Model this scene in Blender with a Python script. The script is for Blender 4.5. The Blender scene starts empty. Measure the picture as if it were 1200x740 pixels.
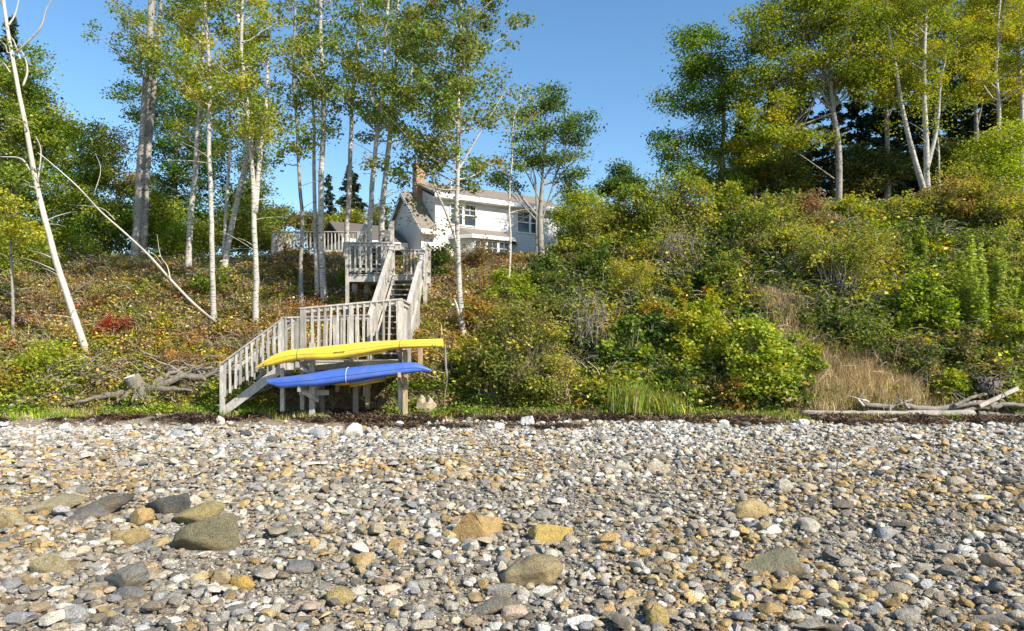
import bpy, bmesh, math, random
import numpy as np
from mathutils import Vector
R = np.random.default_rng(7)
random.seed(7)
SC = bpy.context.scene
COL = SC.collection
F = 800.0; EYE = 2.0; HOR = 400.0

# ------------------------------------------------------------------ noise
def _h(i, j, k, s):
    n = (i.astype(np.int64)*374761393 + j.astype(np.int64)*668265263 + k.astype(np.int64)*2147483647 + s*1274126177) & 0xffffffff
    n = ((n ^ (n >> 13))*1274126177) & 0xffffffff
    n = n ^ (n >> 16)
    return (n & 0xffff)/65535.0
def vnoise(x, y, z=None, s=0):
    x = np.asarray(x, float); y = np.asarray(y, float)
    z = np.zeros_like(x) if z is None else np.asarray(z, float)
    xi, yi, zi = np.floor(x), np.floor(y), np.floor(z)
    fx, fy, fz = x-xi, y-yi, z-zi
    fx, fy, fz = [f*f*(3-2*f) for f in (fx, fy, fz)]
    o = 0
    for a in (0, 1):
        for b in (0, 1):
            for c in (0, 1):
                w = (fx if a else 1-fx)*(fy if b else 1-fy)*(fz if c else 1-fz)
                o = o + w*_h(xi+a, yi+b, zi+c, s)
    return o
def fbm(x, y, z=None, s=0, o=4):
    t = 0; a = .5
    x = np.asarray(x, float); y = np.asarray(y, float)
    for k in range(o):
        t = t + a*vnoise(x*2**k, y*2**k, None if z is None else np.asarray(z, float)*2**k, s+k*17); a *= .5
    return t/(1-.5**o)
def sstep(a, b, v):
    t = np.clip((v-a)/(b-a), 0, 1); return t*t*(3-2*t)

# ------------------------------------------------------------------ terrain
def foot(x):
    return 18.15 + .9*(fbm(x*.35, x*0+3.3, s=5)-.5) + .75*(fbm(x*1.6, x*0+1.3, s=6)-.5)*sstep(1.0, 2.5, np.abs(x+4.8)-1.2) - .35*sstep(4, 9, x) + .15*sstep(-7, -9, x)
def H(x, y):
    x = np.asarray(x, float); y = np.asarray(y, float)
    beach = -.04*(17.5-y)*(y < 17.5) - .0*y
    beach = np.where(y < 17.5, -.04*(17.5-y), .10*(np.minimum(y, 18.6)-17.5))
    beach = beach + .10*(fbm(x*.4, y*.4, s=9)-.5)*sstep(18.5, 15, y) + .03*(fbm(x*1.7, y*1.7, s=2)-.5)
    t = y - foot(x)
    rt = sstep(1.0, 6.5, x)
    scarp = (.45 - .2*rt)*sstep(0, .7, t)
    slL = .56; slR = .80
    top = 6.95*rt + 5.15*(1-rt)
    sl = slL*(1-rt) + slR*rt
    t2 = np.maximum(t-.3, 0)
    up = sl*t2 + scarp
    k = .5
    bank = -k*np.log(np.exp(-np.minimum(up, 40)/k) + np.exp(-top/k)) + k*math.log(1)
    bank = np.where(t <= 0, 0, bank + k*np.log(1+np.exp(-top/k)))
    plateau = .035*np.clip(y-27, 0, 60)
    lump = .8*(fbm(x*.33, y*.33, s=21)-.5)*sstep(.5, 4, t) + .22*(fbm(x*1.1, y*1.1, s=33)-.5)*sstep(.1, 1.2, t)
    far = 2.5*(fbm(x*.02, y*.02, s=41)-.4)*sstep(60, 140, y)
    return beach*(t <= 3) + np.where(t > 3, .11, 0) + bank + plateau + lump + far
def Hs(x, y): return float(H(np.array([x]), np.array([y]))[0])
def P(px, py, Y):            # point of the picture at depth Y
    return np.array([(px-600)/F*Y, Y, EYE+(HOR-py)/F*Y])
def GP(px, py, y0=4.0, y1=80):  # where the line of sight meets the ground
    Y = np.arange(y0, y1, .05)
    x = (px-600)/F*Y; z = EYE+(HOR-py)/F*Y
    g = H(x, Y); k = np.argmax(g >= z)
    if not (g >= z).any(): k = len(Y)-1
    return np.array([x[k], Y[k], g[k]])
def TB(px, Y):
    x = (px-600)/F*Y; return np.array([x, Y, Hs(x, Y)])

# ------------------------------------------------------------------ materials
def newmat(name):
    m = bpy.data.materials.new(name); m.use_nodes = True
    nt = m.node_tree; nt.nodes.clear()
    out = nt.nodes.new('ShaderNodeOutputMaterial')
    b = nt.nodes.new('ShaderNodeBsdfPrincipled')
    nt.links.new(b.outputs[0], out.inputs[0])
    return m, nt, b, out
def nd(nt, t, **kw):
    n = nt.nodes.new(t)
    for k, v in kw.items():
        if k.startswith('i_'):
            kk = k[2:]; kk = int(kk) if kk.isdigit() else kk.replace('_', ' ')
            n.inputs[kk].default_value = v
        else: setattr(n, k, v)
    return n
def mixc(nt, fac, a, b, mode='MIX'):
    m = nd(nt, 'ShaderNodeMix', data_type='RGBA', blend_type=mode)
    for s, v in ((0, fac), (6, a), (7, b)):
        if hasattr(v, 'links') or isinstance(v, bpy.types.NodeSocket): nt.links.new(v, m.inputs[s])
        else: m.inputs[s].default_value = v if s == 0 else (*v[:3], 1)
    return m.outputs[2]
def ramp(nt, src, stops):
    r = nd(nt, 'ShaderNodeValToRGB'); e = r.color_ramp.elements
    while len(e) < len(stops): e.new(.5)
    for q, (p, c) in zip(e, stops): q.position = p; q.color = (*c, 1) if len(c) == 3 else c
    nt.links.new(src, r.inputs[0]); return r.outputs[0]
def bump(nt, b, src, strength=.4, dist=.02):
    n = nd(nt, 'ShaderNodeBump', i_Strength=strength, i_Distance=dist)
    nt.links.new(src, n.inputs['Height']); nt.links.new(n.outputs[0], b.inputs['Normal'])
def coords(nt, scale=(1, 1, 1), kind='Object'):
    t = nd(nt, 'ShaderNodeTexCoord'); m = nd(nt, 'ShaderNodeMapping')
    m.inputs['Scale'].default_value = scale
    nt.links.new(t.outputs[kind], m.inputs[0]); return m.outputs[0]
def noise(nt, vec, scale, detail=4, rough=.55):
    n = nd(nt, 'ShaderNodeTexNoise', i_Scale=scale, i_Detail=detail, i_Roughness=rough)
    nt.links.new(vec, n.inputs['Vector']); return n.outputs[0]

def leaf_mat(name, trans=.35, rough=.55):
    m, nt, b, out = newmat(name)
    a = nd(nt, 'ShaderNodeAttribute', attribute_name='Col')
    nt.links.new(a.outputs['Color'], b.inputs['Base Color'])
    b.inputs['Roughness'].default_value = rough
    b.inputs['Specular IOR Level'].default_value = .3
    t = nd(nt, 'ShaderNodeBsdfTranslucent')
    hs = nd(nt, 'ShaderNodeHueSaturation', i_Saturation=1.1, i_Value=1.25)
    nt.links.new(a.outputs['Color'], hs.inputs['Color']); nt.links.new(hs.outputs[0], t.inputs[0])
    mx = nd(nt, 'ShaderNodeMixShader'); mx.inputs[0].default_value = trans
    nt.links.new(b.outputs[0], mx.inputs[1]); nt.links.new(t.outputs[0], mx.inputs[2])
    nt.links.new(mx.outputs[0], out.inputs[0]); return m
def bark_mat(name, base, dark, dk=.45, zs=6.0, sc=3.0, bands=True):
    m, nt, b, out = newmat(name)
    c = coords(nt, (1, 1, .35)); c2 = coords(nt, (1, 1, zs))
    n1 = noise(nt, c, sc, 5, .6); n2 = noise(nt, c2, 5, 4, .7)
    col = mixc(nt, ramp(nt, n1, [(.35, (0, 0, 0)), (.65, (1, 1, 1))]), [x*.78 for x in base], [min(1, x*1.15) for x in base])
    f = ramp(nt, n2, [(dk+.12, (0, 0, 0)), (dk+.2, (1, 1, 1))])
    if bands: col = mixc(nt, f, col, dark)
    n3 = noise(nt, c, 1.1, 3, .6)
    col = mixc(nt, ramp(nt, n3, [(.5, (0, 0, 0)), (.72, (.6, .6, .6))]), col, [x*.45 for x in base])
    nt.links.new(col, b.inputs['Base Color']); b.inputs['Roughness'].default_value = .85
    b.inputs['Specular IOR Level'].default_value = .2
    bump(nt, b, n2, .5, .02); return m
def wood_mat(name, base, dark, scale=1.0):
    m, nt, b, out = newmat(name)
    c = coords(nt, (9*scale, 9*scale, 1.5*scale)); n1 = noise(nt, c, 3, 6, .65)
    n2 = noise(nt, coords(nt), 2.3, 3, .6); n3 = noise(nt, coords(nt), 30, 2, .5)
    col = mixc(nt, ramp(nt, n1, [(.38, (0, 0, 0)), (.62, (1, 1, 1))]), dark, base)
    col = mixc(nt, ramp(nt, n2, [(.42, (0, 0, 0)), (.7, (.7, .7, .7))]), col, [x*.55 for x in base])
    oi = nd(nt, 'ShaderNodeObjectInfo')
    col = mixc(nt, 1.0, col, ramp(nt, oi.outputs['Random'], [(0, (.62, .60, .56)), (.35, (.9, .88, .84)), (.7, (1, 1, 1)), (1, (1.1, 1.06, 1.0))]), 'MULTIPLY')
    n4 = noise(nt, coords(nt, (3, 3, 1)), 1.7, 5, .7); col = mixc(nt, ramp(nt, n4, [(.5, (0, 0, 0)), (.66, (.65, .65, .65))]), col, [x*.42 for x in base])
    nt.links.new(col, b.inputs['Base Color']); b.inputs['Roughness'].default_value = .8
    b.inputs['Specular IOR Level'].default_value = .2
    bump(nt, b, n1, .5, .01); return m
def stone_mat(name):
    m, nt, b, out = newmat(name)
    a = nd(nt, 'ShaderNodeAttribute', attribute_name='Col')
    c = coords(nt); n1 = noise(nt, c, 11, 7, .72); n2 = noise(nt, c, 75, 3, .7); n3 = noise(nt, c, 3.4, 4, .65)
    col = mixc(nt, 1.0, a.outputs['Color'], ramp(nt, n1, [(.3, (.6, .58, .55)), (.48, (1, 1, 1)), (.7, (1.15, 1.1, 1.02))]), 'MULTIPLY')
    col = mixc(nt, ramp(nt, n3, [(.52, (0, 0, 0)), (.7, (.55, .55, .55))]), col, (.30, .19, .07))
    col = mixc(nt, 1.0, col, ramp(nt, n2, [(.34, (.5, .5, .52)), (.5, (1, 1, 1)), (.68, (1.4, 1.36, 1.28))]), 'MULTIPLY')
    nt.links.new(col, b.inputs['Base Color']); b.inputs['Roughness'].default_value = .7
    b.inputs['Specular IOR Level'].default_value = .3
    hb_ = nd(nt, 'ShaderNodeMath', operation='MULTIPLY_ADD'); hb_.inputs[1].default_value = .35; nt.links.new(n2, hb_.inputs[0]); nt.links.new(n1, hb_.inputs[2])
    bump(nt, b, hb_.outputs[0], 1.0, .05); return m
def plain(name, col, rough=.6, spec=.3, nz=.0, sc=8, metal=0):
    m, nt, b, out = newmat(name)
    if nz:
        n = noise(nt, coords(nt), sc, 5, .6)
        c = mixc(nt, ramp(nt, n, [(.35, (0, 0, 0)), (.65, (1, 1, 1))]), [x*(1-nz) for x in col], [min(1, x*(1+nz*.5)) for x in col])
        nt.links.new(c, b.inputs['Base Color']); bump(nt, b, n, .15, .01)
    else: b.inputs['Base Color'].default_value = (*col, 1)
    if 'plastic' in name:      # scuffs and dirt
        n5 = noise(nt, coords(nt, (1, 4, 9)), 6, 6, .75); n6 = noise(nt, coords(nt), 2.2, 4, .6)
        c = mixc(nt, ramp(nt, n5, [(.56, (0, 0, 0)), (.66, (.5, .5, .5))]), c, [min(1, x*.8+.12) for x in col]); c = mixc(nt, ramp(nt, n6, [(.52, (0, 0, 0)), (.75, (.45, .45, .45))]), c, (.22, .2, .14))
        nt.links.new(c, b.inputs['Base Color'])
    b.inputs['Roughness'].default_value = rough; b.inputs['Specular IOR Level'].default_value = spec
    b.inputs['Metallic'].default_value = metal; return m

M = {}
M['leaf'] = leaf_mat('leaf', .42); M['grass'] = leaf_mat('grass_blade', .25); M['dry'] = leaf_mat('dry_matter', .15, .8)
M['needle'] = leaf_mat('needle', .1, .6)
M['birch'] = bark_mat('birch_bark', (.46, .43, .375), (.08, .07, .06), .42)
M['grey_bark'] = bark_mat('grey_bark', (.29, .265, .23), (.12, .10, .085), .42, zs=1.2, sc=5)
M['dark_bark'] = bark_mat('dark_bark', (.16, .135, .11), (.05, .04, .035), .4, zs=1.0)
M['pale_bark'] = bark_mat('pale_bark', (.52, .47, .40), (.22, .19, .155), .48)
M['twig'] = plain('grey_twig', (.30, .26, .21), .9, .1, .3)
M['wood'] = wood_mat('weathered_wood', (.62, .59, .545), (.38, .345, .305))
M['wood_dark'] = wood_mat('dark_weathered_wood', (.34, .30, .26), (.18, .155, .13))
M['wood_tan'] = wood_mat('tan_wood', (.56, .42, .26), (.38, .27, .16))
M['drift'] = wood_mat('driftwood', (.42, .38, .32), (.26, .23, .19), .7)
M['drift_dark'] = wood_mat('old_driftwood', (.30, .265, .22), (.16, .135, .11), .7)
M['drift_pale'] = wood_mat('pale_driftwood', (.72, .66, .56), (.5, .44, .36), .7)
M['stone'] = stone_mat('stone')
def ground_mat():
    m, nt, b, out = newmat('ground'); c = coords(nt)
    v = nd(nt, 'ShaderNodeTexVoronoi', i_Scale=34.0); nt.links.new(c, v.inputs['Vector'])
    hue = nd(nt, 'ShaderNodeSeparateColor'); nt.links.new(v.outputs['Color'], hue.inputs[0])
    peb = ramp(nt, hue.outputs[0], [(0, (.10, .09, .075)), (.3, (.17, .15, .12)), (.6, (.26, .235, .19)), (.8, (.2, .14, .08)), (1, (.42, .39, .34))])  # pebble fill darkened: shade in the gaps between stones is painted in
    soil = ramp(nt, noise(nt, c, 6, 6, .7), [(.3, (.05, .035, .02)), (.5, (.13, .09, .05)), (.7, (.25, .18, .10))])
    a = nd(nt, 'ShaderNodeAttribute', attribute_name='bank')
    sand = ramp(nt, noise(nt, c, 14, 6, .8), [(.3, (.15, .115, .08)), (.6, (.36, .29, .21))])
    s = nd(nt, 'ShaderNodeAttribute', attribute_name='sand')
    col = mixc(nt, s.outputs['Fac'], peb, sand)
    col = mixc(nt, a.outputs['Fac'], col, soil)
    nt.links.new(col, b.inputs['Base Color']); b.inputs['Roughness'].default_value = .9
    b.inputs['Specular IOR Level'].default_value = .15
    inv = nd(nt, 'ShaderNodeMath', operation='SUBTRACT'); inv.inputs[0].default_value = 1
    nt.links.new(v.outputs['Distance'], inv.inputs[1]); bump(nt, b, inv.outputs[0], .8, .02); return m
M['ground'] = ground_mat()

# ------------------------------------------------------------------ mesh helpers
def tag(o, label=None, cat=None, group=None, kind=None):
    if label: o['label'] = label
    if cat: o['category'] = cat
    if group: o['group'] = group
    if kind: o['kind'] = kind
    return o
class G:
    def __init__(s): s.v = []; s.f = {}; s.c = []; s.n = 0
    def add(s, v, f, col=(.5, .5, .5)):
        v = np.asarray(v, float).reshape(-1, 3); f = np.asarray(f, np.int64)
        s.v.append(v); s.f.setdefault(f.shape[1], []).append(f+s.n)
        col = np.asarray(col, float)
        if col.ndim == 1: col = np.tile(col, (len(v), 1))
        s.c.append(col); s.n += len(v); return s
    def box(s, a, b, col=(.5, .5, .5)):
        x0, y0, z0 = np.minimum(a, b); x1, y1, z1 = np.maximum(a, b)
        v = [(x, y, z) for z in (z0, z1) for x, y in ((x0, y0), (x1, y0), (x1, y1), (x0, y1))]
        return s.add(v, [(3, 2, 1, 0), (4, 5, 6, 7), (0, 1, 5, 4), (1, 2, 6, 5), (2, 3, 7, 6), (3, 0, 4, 7)], col)
    def beam(s, a, b, w, h, up=(0, 0, 1), col=(.5, .5, .5)):
        a = np.asarray(a, float); b = np.asarray(b, float); d = b-a; L = np.linalg.norm(d); d = d/L
        up = np.asarray(up, float)
        if abs(d@up) > .98: up = np.array([0, 1, 0.])
        sx = np.cross(d, up); sx /= np.linalg.norm(sx); uz = np.cross(sx, d)
        v = [p+i*sx*w/2+j*uz*h/2 for p in (a, b) for i, j in ((-1, -1), (1, -1), (1, 1), (-1, 1))]
        return s.add(v, [(3, 2, 1, 0), (4, 5, 6, 7), (0, 1, 5, 4), (1, 2, 6, 5), (2, 3, 7, 6), (3, 0, 4, 7)], col)
    def prism(s, pts, d, col=(.5, .5, .5)):      # closed polygon extruded by vector d
        pts = np.asarray(pts, float); n = len(pts); v = np.vstack([pts, pts+np.asarray(d, float)])
        s.add(v, [(i, (i+1) % n, n+(i+1) % n, n+i) for i in range(n)], col)
        base = s.n-2*n
        s.f.setdefault(n, []).append(np.array([list(range(n))[::-1]])+base)
        s.f.setdefault(n, []).append(np.array([list(range(n, 2*n))])+base); return s
    def tube(s, pts, rad, sides=8, col=(.5, .5, .5), cap=True, lump=0):
        pts = np.asarray(pts, float); n = len(pts); rad = np.broadcast_to(np.asarray(rad, float), (n,))
        d = np.gradient(pts, axis=0); d /= (np.linalg.norm(d, axis=1)[:, None]+1e-9)
        ref = np.array([1., 0, 0]) if abs(d[0][0]) < .8 else np.array([0, 1., 0])
        if abs(d[n//2]@ref) > .9: ref = np.array([0, .6, .8])
        u = np.cross(d, ref); u /= (np.linalg.norm(u, axis=1)[:, None]+1e-9); w = np.cross(d, u)
        a = np.linspace(0, 2*math.pi, sides, endpoint=False)
        r = rad[:, None]*np.ones((1, sides))
        if lump: r = r*(1+lump*(R.random((n, sides))-.5))
        ring = pts[:, None]+r[..., None]*(u[:, None]*np.cos(a)[None, :, None]+w[:, None]*np.sin(a)[None, :, None])
        i = np.arange(n-1)[:, None]*sides; j = np.arange(sides)[None]; jn = (j+1) % sides
        f = np.stack([i+j, i+jn, i+sides+jn, i+sides+j], -1).reshape(-1, 4)
        s.add(ring.reshape(-1, 3), f, col)
        if cap:
            b = s.n-n*sides
            s.f.setdefault(sides, []).append(np.array([list(range(sides))[::-1]])+b)
            s.f.setdefault(sides, []).append(np.array([list(range((n-1)*sides, n*sides))])+b)
        return s
    def leaves(s, c, size, cols, up=.5, asp=.36, dirn=None):
        c = np.asarray(c, float); n = len(c)
        if n == 0: return s
        size = np.broadcast_to(size, (n,))[:, None]
        nn = R.normal(size=(n, 3)); nn /= np.linalg.norm(nn, axis=1)[:, None]; nn[:, 2] = np.abs(nn[:, 2])*.8+up
        nn /= np.linalg.norm(nn, axis=1)[:, None]
        t = R.normal(size=(n, 3)) if dirn is None else dirn+.45*R.normal(size=(n, 3))
        t -= (t*nn).sum(1)[:, None]*nn; t /= np.linalg.norm(t, axis=1)[:, None]; b = np.cross(nn, t)
        v = np.stack([c-t*size*.5, c+b*size*asp+nn*size*.1, c+t*size*.5-nn*size*.08, c-b*size*asp+nn*size*.1], 1).reshape(-1, 3)
        f = np.arange(4*n).reshape(n, 4)
        return s.add(v, f, np.repeat(cols, 4, axis=0))
    def build(s, name, mat, parent=None, loc=None, smooth=False, attrs=None):
        v = np.vstack(s.v); c = np.vstack(s.c)
        off = np.zeros(3) if loc is None else np.asarray(loc, float)
        if parent is not None:
            q = parent; off = np.zeros(3)
            while q is not None: off = off+np.array(q.location); q = q.parent
        v = v-off
        me = bpy.data.meshes.new(name)
        me.vertices.add(len(v)); me.vertices.foreach_set('co', v.astype(np.float32).ravel())
        idx = []; st = []; tot = []; p = 0
        for k, L in s.f.items():
            a = np.vstack(L); idx.append(a.ravel()); m = len(a)
            st.append(p+np.arange(m)*k); tot.append(np.full(m, k)); p += m*k
        idx = np.concatenate(idx)
        me.loops.add(len(idx)); me.loops.foreach_set('vertex_index', idx.astype(np.int32))
        st = np.concatenate(st); me.polygons.add(len(st))
        me.polygons.foreach_set('loop_start', st.astype(np.int32))
        me.update(calc_edges=True)
        if smooth is True: me.polygons.foreach_set('use_smooth', np.ones(len(st), bool))
        else: me.polygons.foreach_set('use_smooth', np.zeros(len(st), bool))
        at = me.color_attributes.new('Col', 'FLOAT_COLOR', 'POINT')
        at.data.foreach_set('color', np.hstack([c, np.ones((len(c), 1))]).astype(np.float32).ravel())
        for k, val in (attrs or {}).items():
            q = me.attributes.new(k, 'FLOAT', 'POINT'); q.data.foreach_set('value', val.astype(np.float32))
        me.materials.append(mat if not isinstance(mat, str) else M[mat])
        o = bpy.data.objects.new(name, me); COL.objects.link(o)
        if parent is not None: o.parent = parent
        elif loc is not None: o.location = off
        return o
def empty(name, loc, label, cat, group=None, kind=None):
    o = bpy.data.objects.new(name, None); COL.objects.link(o); o.location = loc
    o.empty_display_size = .2
    return tag(o, label, cat, group, kind)
def curve(pts, n=12):        # Catmull-Rom through the points
    p = np.asarray(pts, float)
    if len(p) == 2: return p[0]+(p[1]-p[0])*np.linspace(0, 1, n)[:, None]
    q = np.vstack([2*p[0]-p[1], p, 2*p[-1]-p[-2]]); out = []
    m = len(p)-1; per = max(2, n//m)
    for i in range(m):
        a, b, c, d = q[i:i+4]
        for t in np.linspace(0, 1, per, endpoint=False):
            out.append(.5*((2*b)+(c-a)*t+(2*a-5*b+4*c-d)*t*t+(3*b-a-3*c+d)*t**3))
    out.append(p[-1]); return np.array(out)

PAL = dict(
 bright=[(.20, .27, .02), (.26, .31, .03), (.14, .20, .018), (.31, .34, .045)],
 mid=[(.085, .135, .018), (.11, .165, .022), (.05, .095, .016), (.17, .20, .025)],
 dark=[(.03, .07, .018), (.045, .09, .02), (.022, .05, .015)],
 spruce=[(.022, .045, .018), (.03, .055, .02), (.045, .06, .025)],
 yg=[(.24, .27, .025), (.32, .31, .03), (.16, .21, .02), (.40, .33, .04)],
 olive=[(.13, .14, .03), (.17, .16, .04), (.10, .12, .025), (.22, .17, .05)],
 birch=[(.10, .17, .03), (.14, .20, .03), (.07, .12, .025), (.20, .22, .035), (.28, .23, .03)],
 yellow=[(.34, .31, .025), (.42, .34, .03), (.22, .26, .02), (.30, .31, .03)],
 rust=[(.24, .10, .04), (.32, .15, .05), (.16, .08, .04), (.22, .15, .05)],
 orange=[(.42, .20, .04), (.50, .28, .04), (.30, .24, .03), (.22, .22, .03)],
 brown=[(.17, .11, .055), (.12, .08, .04), (.22, .15, .08), (.11, .09, .03)],
 red=[(.42, .06, .035), (.32, .05, .03), (.45, .13, .05), (.28, .12, .04)],
 tan=[(.54, .41, .21), (.44, .32, .16), (.62, .49, .27)],
 grass=[(.15, .25, .02), (.20, .30, .03), (.11, .18, .02), (.27, .30, .06)],
 seaweed=[(.055, .030, .018), (.09, .05, .028), (.03, .018, .012), (.15, .095, .055), (.20, .15, .09)],
)
PAL['lime'] = [(.38, .44, .08), (.46, .50, .12), (.27, .35, .05)]; PAL['green'] = [(.07, .17, .02), (.10, .22, .03), (.05, .12, .018), (.15, .24, .03)]
for _k, _m in dict(bright=1.35, mid=1.45, yg=1.45, olive=1.5, birch=1.5, yellow=1.25, grass=1.3, dark=1.2, rust=1.5, orange=1.3, brown=1.45).items():
    PAL[_k] = [tuple(c*_m for c in q) for q in PAL[_k]]
def pick(pal, n, var=.22):
    p = np.concatenate([np.array(PAL[q]) for q in ([pal] if isinstance(pal, str) else pal)])
    return p[R.integers(len(p), size=n)]*(1+var*R.normal(size=(n, 1))).clip(.4, 1.7)

# ------------------------------------------------------------------ setting
xs = np.unique(np.concatenate([np.linspace(-220, -20, 30), np.linspace(-20, 20, 220), np.linspace(20, 220, 30)]))
ys = np.unique(np.concatenate([np.linspace(-30, 3, 12), np.linspace(3, 34, 240), np.linspace(34, 60, 40), np.linspace(60, 600, 40)]))
X, Yg = np.meshgrid(xs, ys); Z = H(X, Yg)
g = G(); nx = len(xs); i = np.arange(len(ys)-1)[:, None]*nx; j = np.arange(nx-1)[None]
g.add(np.stack([X, Yg, Z], -1).reshape(-1, 3), np.stack([i+j, i+j+1, i+nx+j+1, i+nx+j], -1).reshape(-1, 4))
bk = sstep(-.1, .3, Yg-foot(X)+.3*(fbm(X*2, Yg*2, s=3)-.5)); sd = np.where(X < -3.2, sstep(15.7, 16.3, Yg), sstep(16.5, 17.3, Yg))
tag(g.build('ground', 'ground', smooth=True, attrs={'bank': bk.ravel(), 'sand': sd.ravel()}), kind='structure')

# ------------------------------------------------------------------ stones
def ico(sub):
    bm = bmesh.new(); bmesh.ops.create_icosphere(bm, subdivisions=sub, radius=1)
    v = np.array([q.co[:] for q in bm.verts]); f = np.array([[w.index for w in q.verts] for q in bm.faces]); bm.free(); return v, f
ICO = {k: ico(k) for k in (1, 2, 3, 4)}
def rock(sub, ang=.5, rough=.12, seed=0, flats=7):
    v, f = ICO[sub]; v = v.copy(); r = np.random.default_rng(seed)
    for _ in range(flats):
        n = r.normal(size=3); n /= np.linalg.norm(n); d = 1-ang*r.uniform(.35, 1)
        e = (v@n)-d; v = v-np.where(e > 0, e, 0)[:, None]*n*.9
    k = fbm(v[:, 0]*1.6+seed*3.1+9, v[:, 1]*1.6+7, v[:, 2]*1.6+5, s=seed % 50, o=3 if sub > 2 else 2)-.5
    v = v*(1+rough*2.5*k[:, None])
    if sub > 3:
        k2 = fbm(v[:, 0]*4+seed, v[:, 1]*4+7, v[:, 2]*7+5, s=seed % 50+3, o=4)-.5; v = v*(1+.16*k2[:, None])
    v /= np.abs(v).max(0)
    return v, f
STONE = [(.31, .29, .255), (.25, .24, .225), (.38, .355, .31), (.46, .43, .37), (.54, .51, .455), (.23, .23, .235), (.29, .29, .295),
         (.38, .32, .23), (.38, .29, .155), (.34, .28, .20), (.28, .245, .19), (.15, .145, .135), (.40, .32, .25), (.62, .59, .53), (.42, .38, .30), (.20, .185, .16)]
STONE = np.array(STONE)
OCH, GRY, WHT, DRK, OLV, TAN, BRN = (.42, .285, .12), (.30, .29, .26), (.74, .71, .66), (.14, .135, .125), (.22, .20, .12), (.46, .38, .26), (.31, .25, .18)
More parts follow.
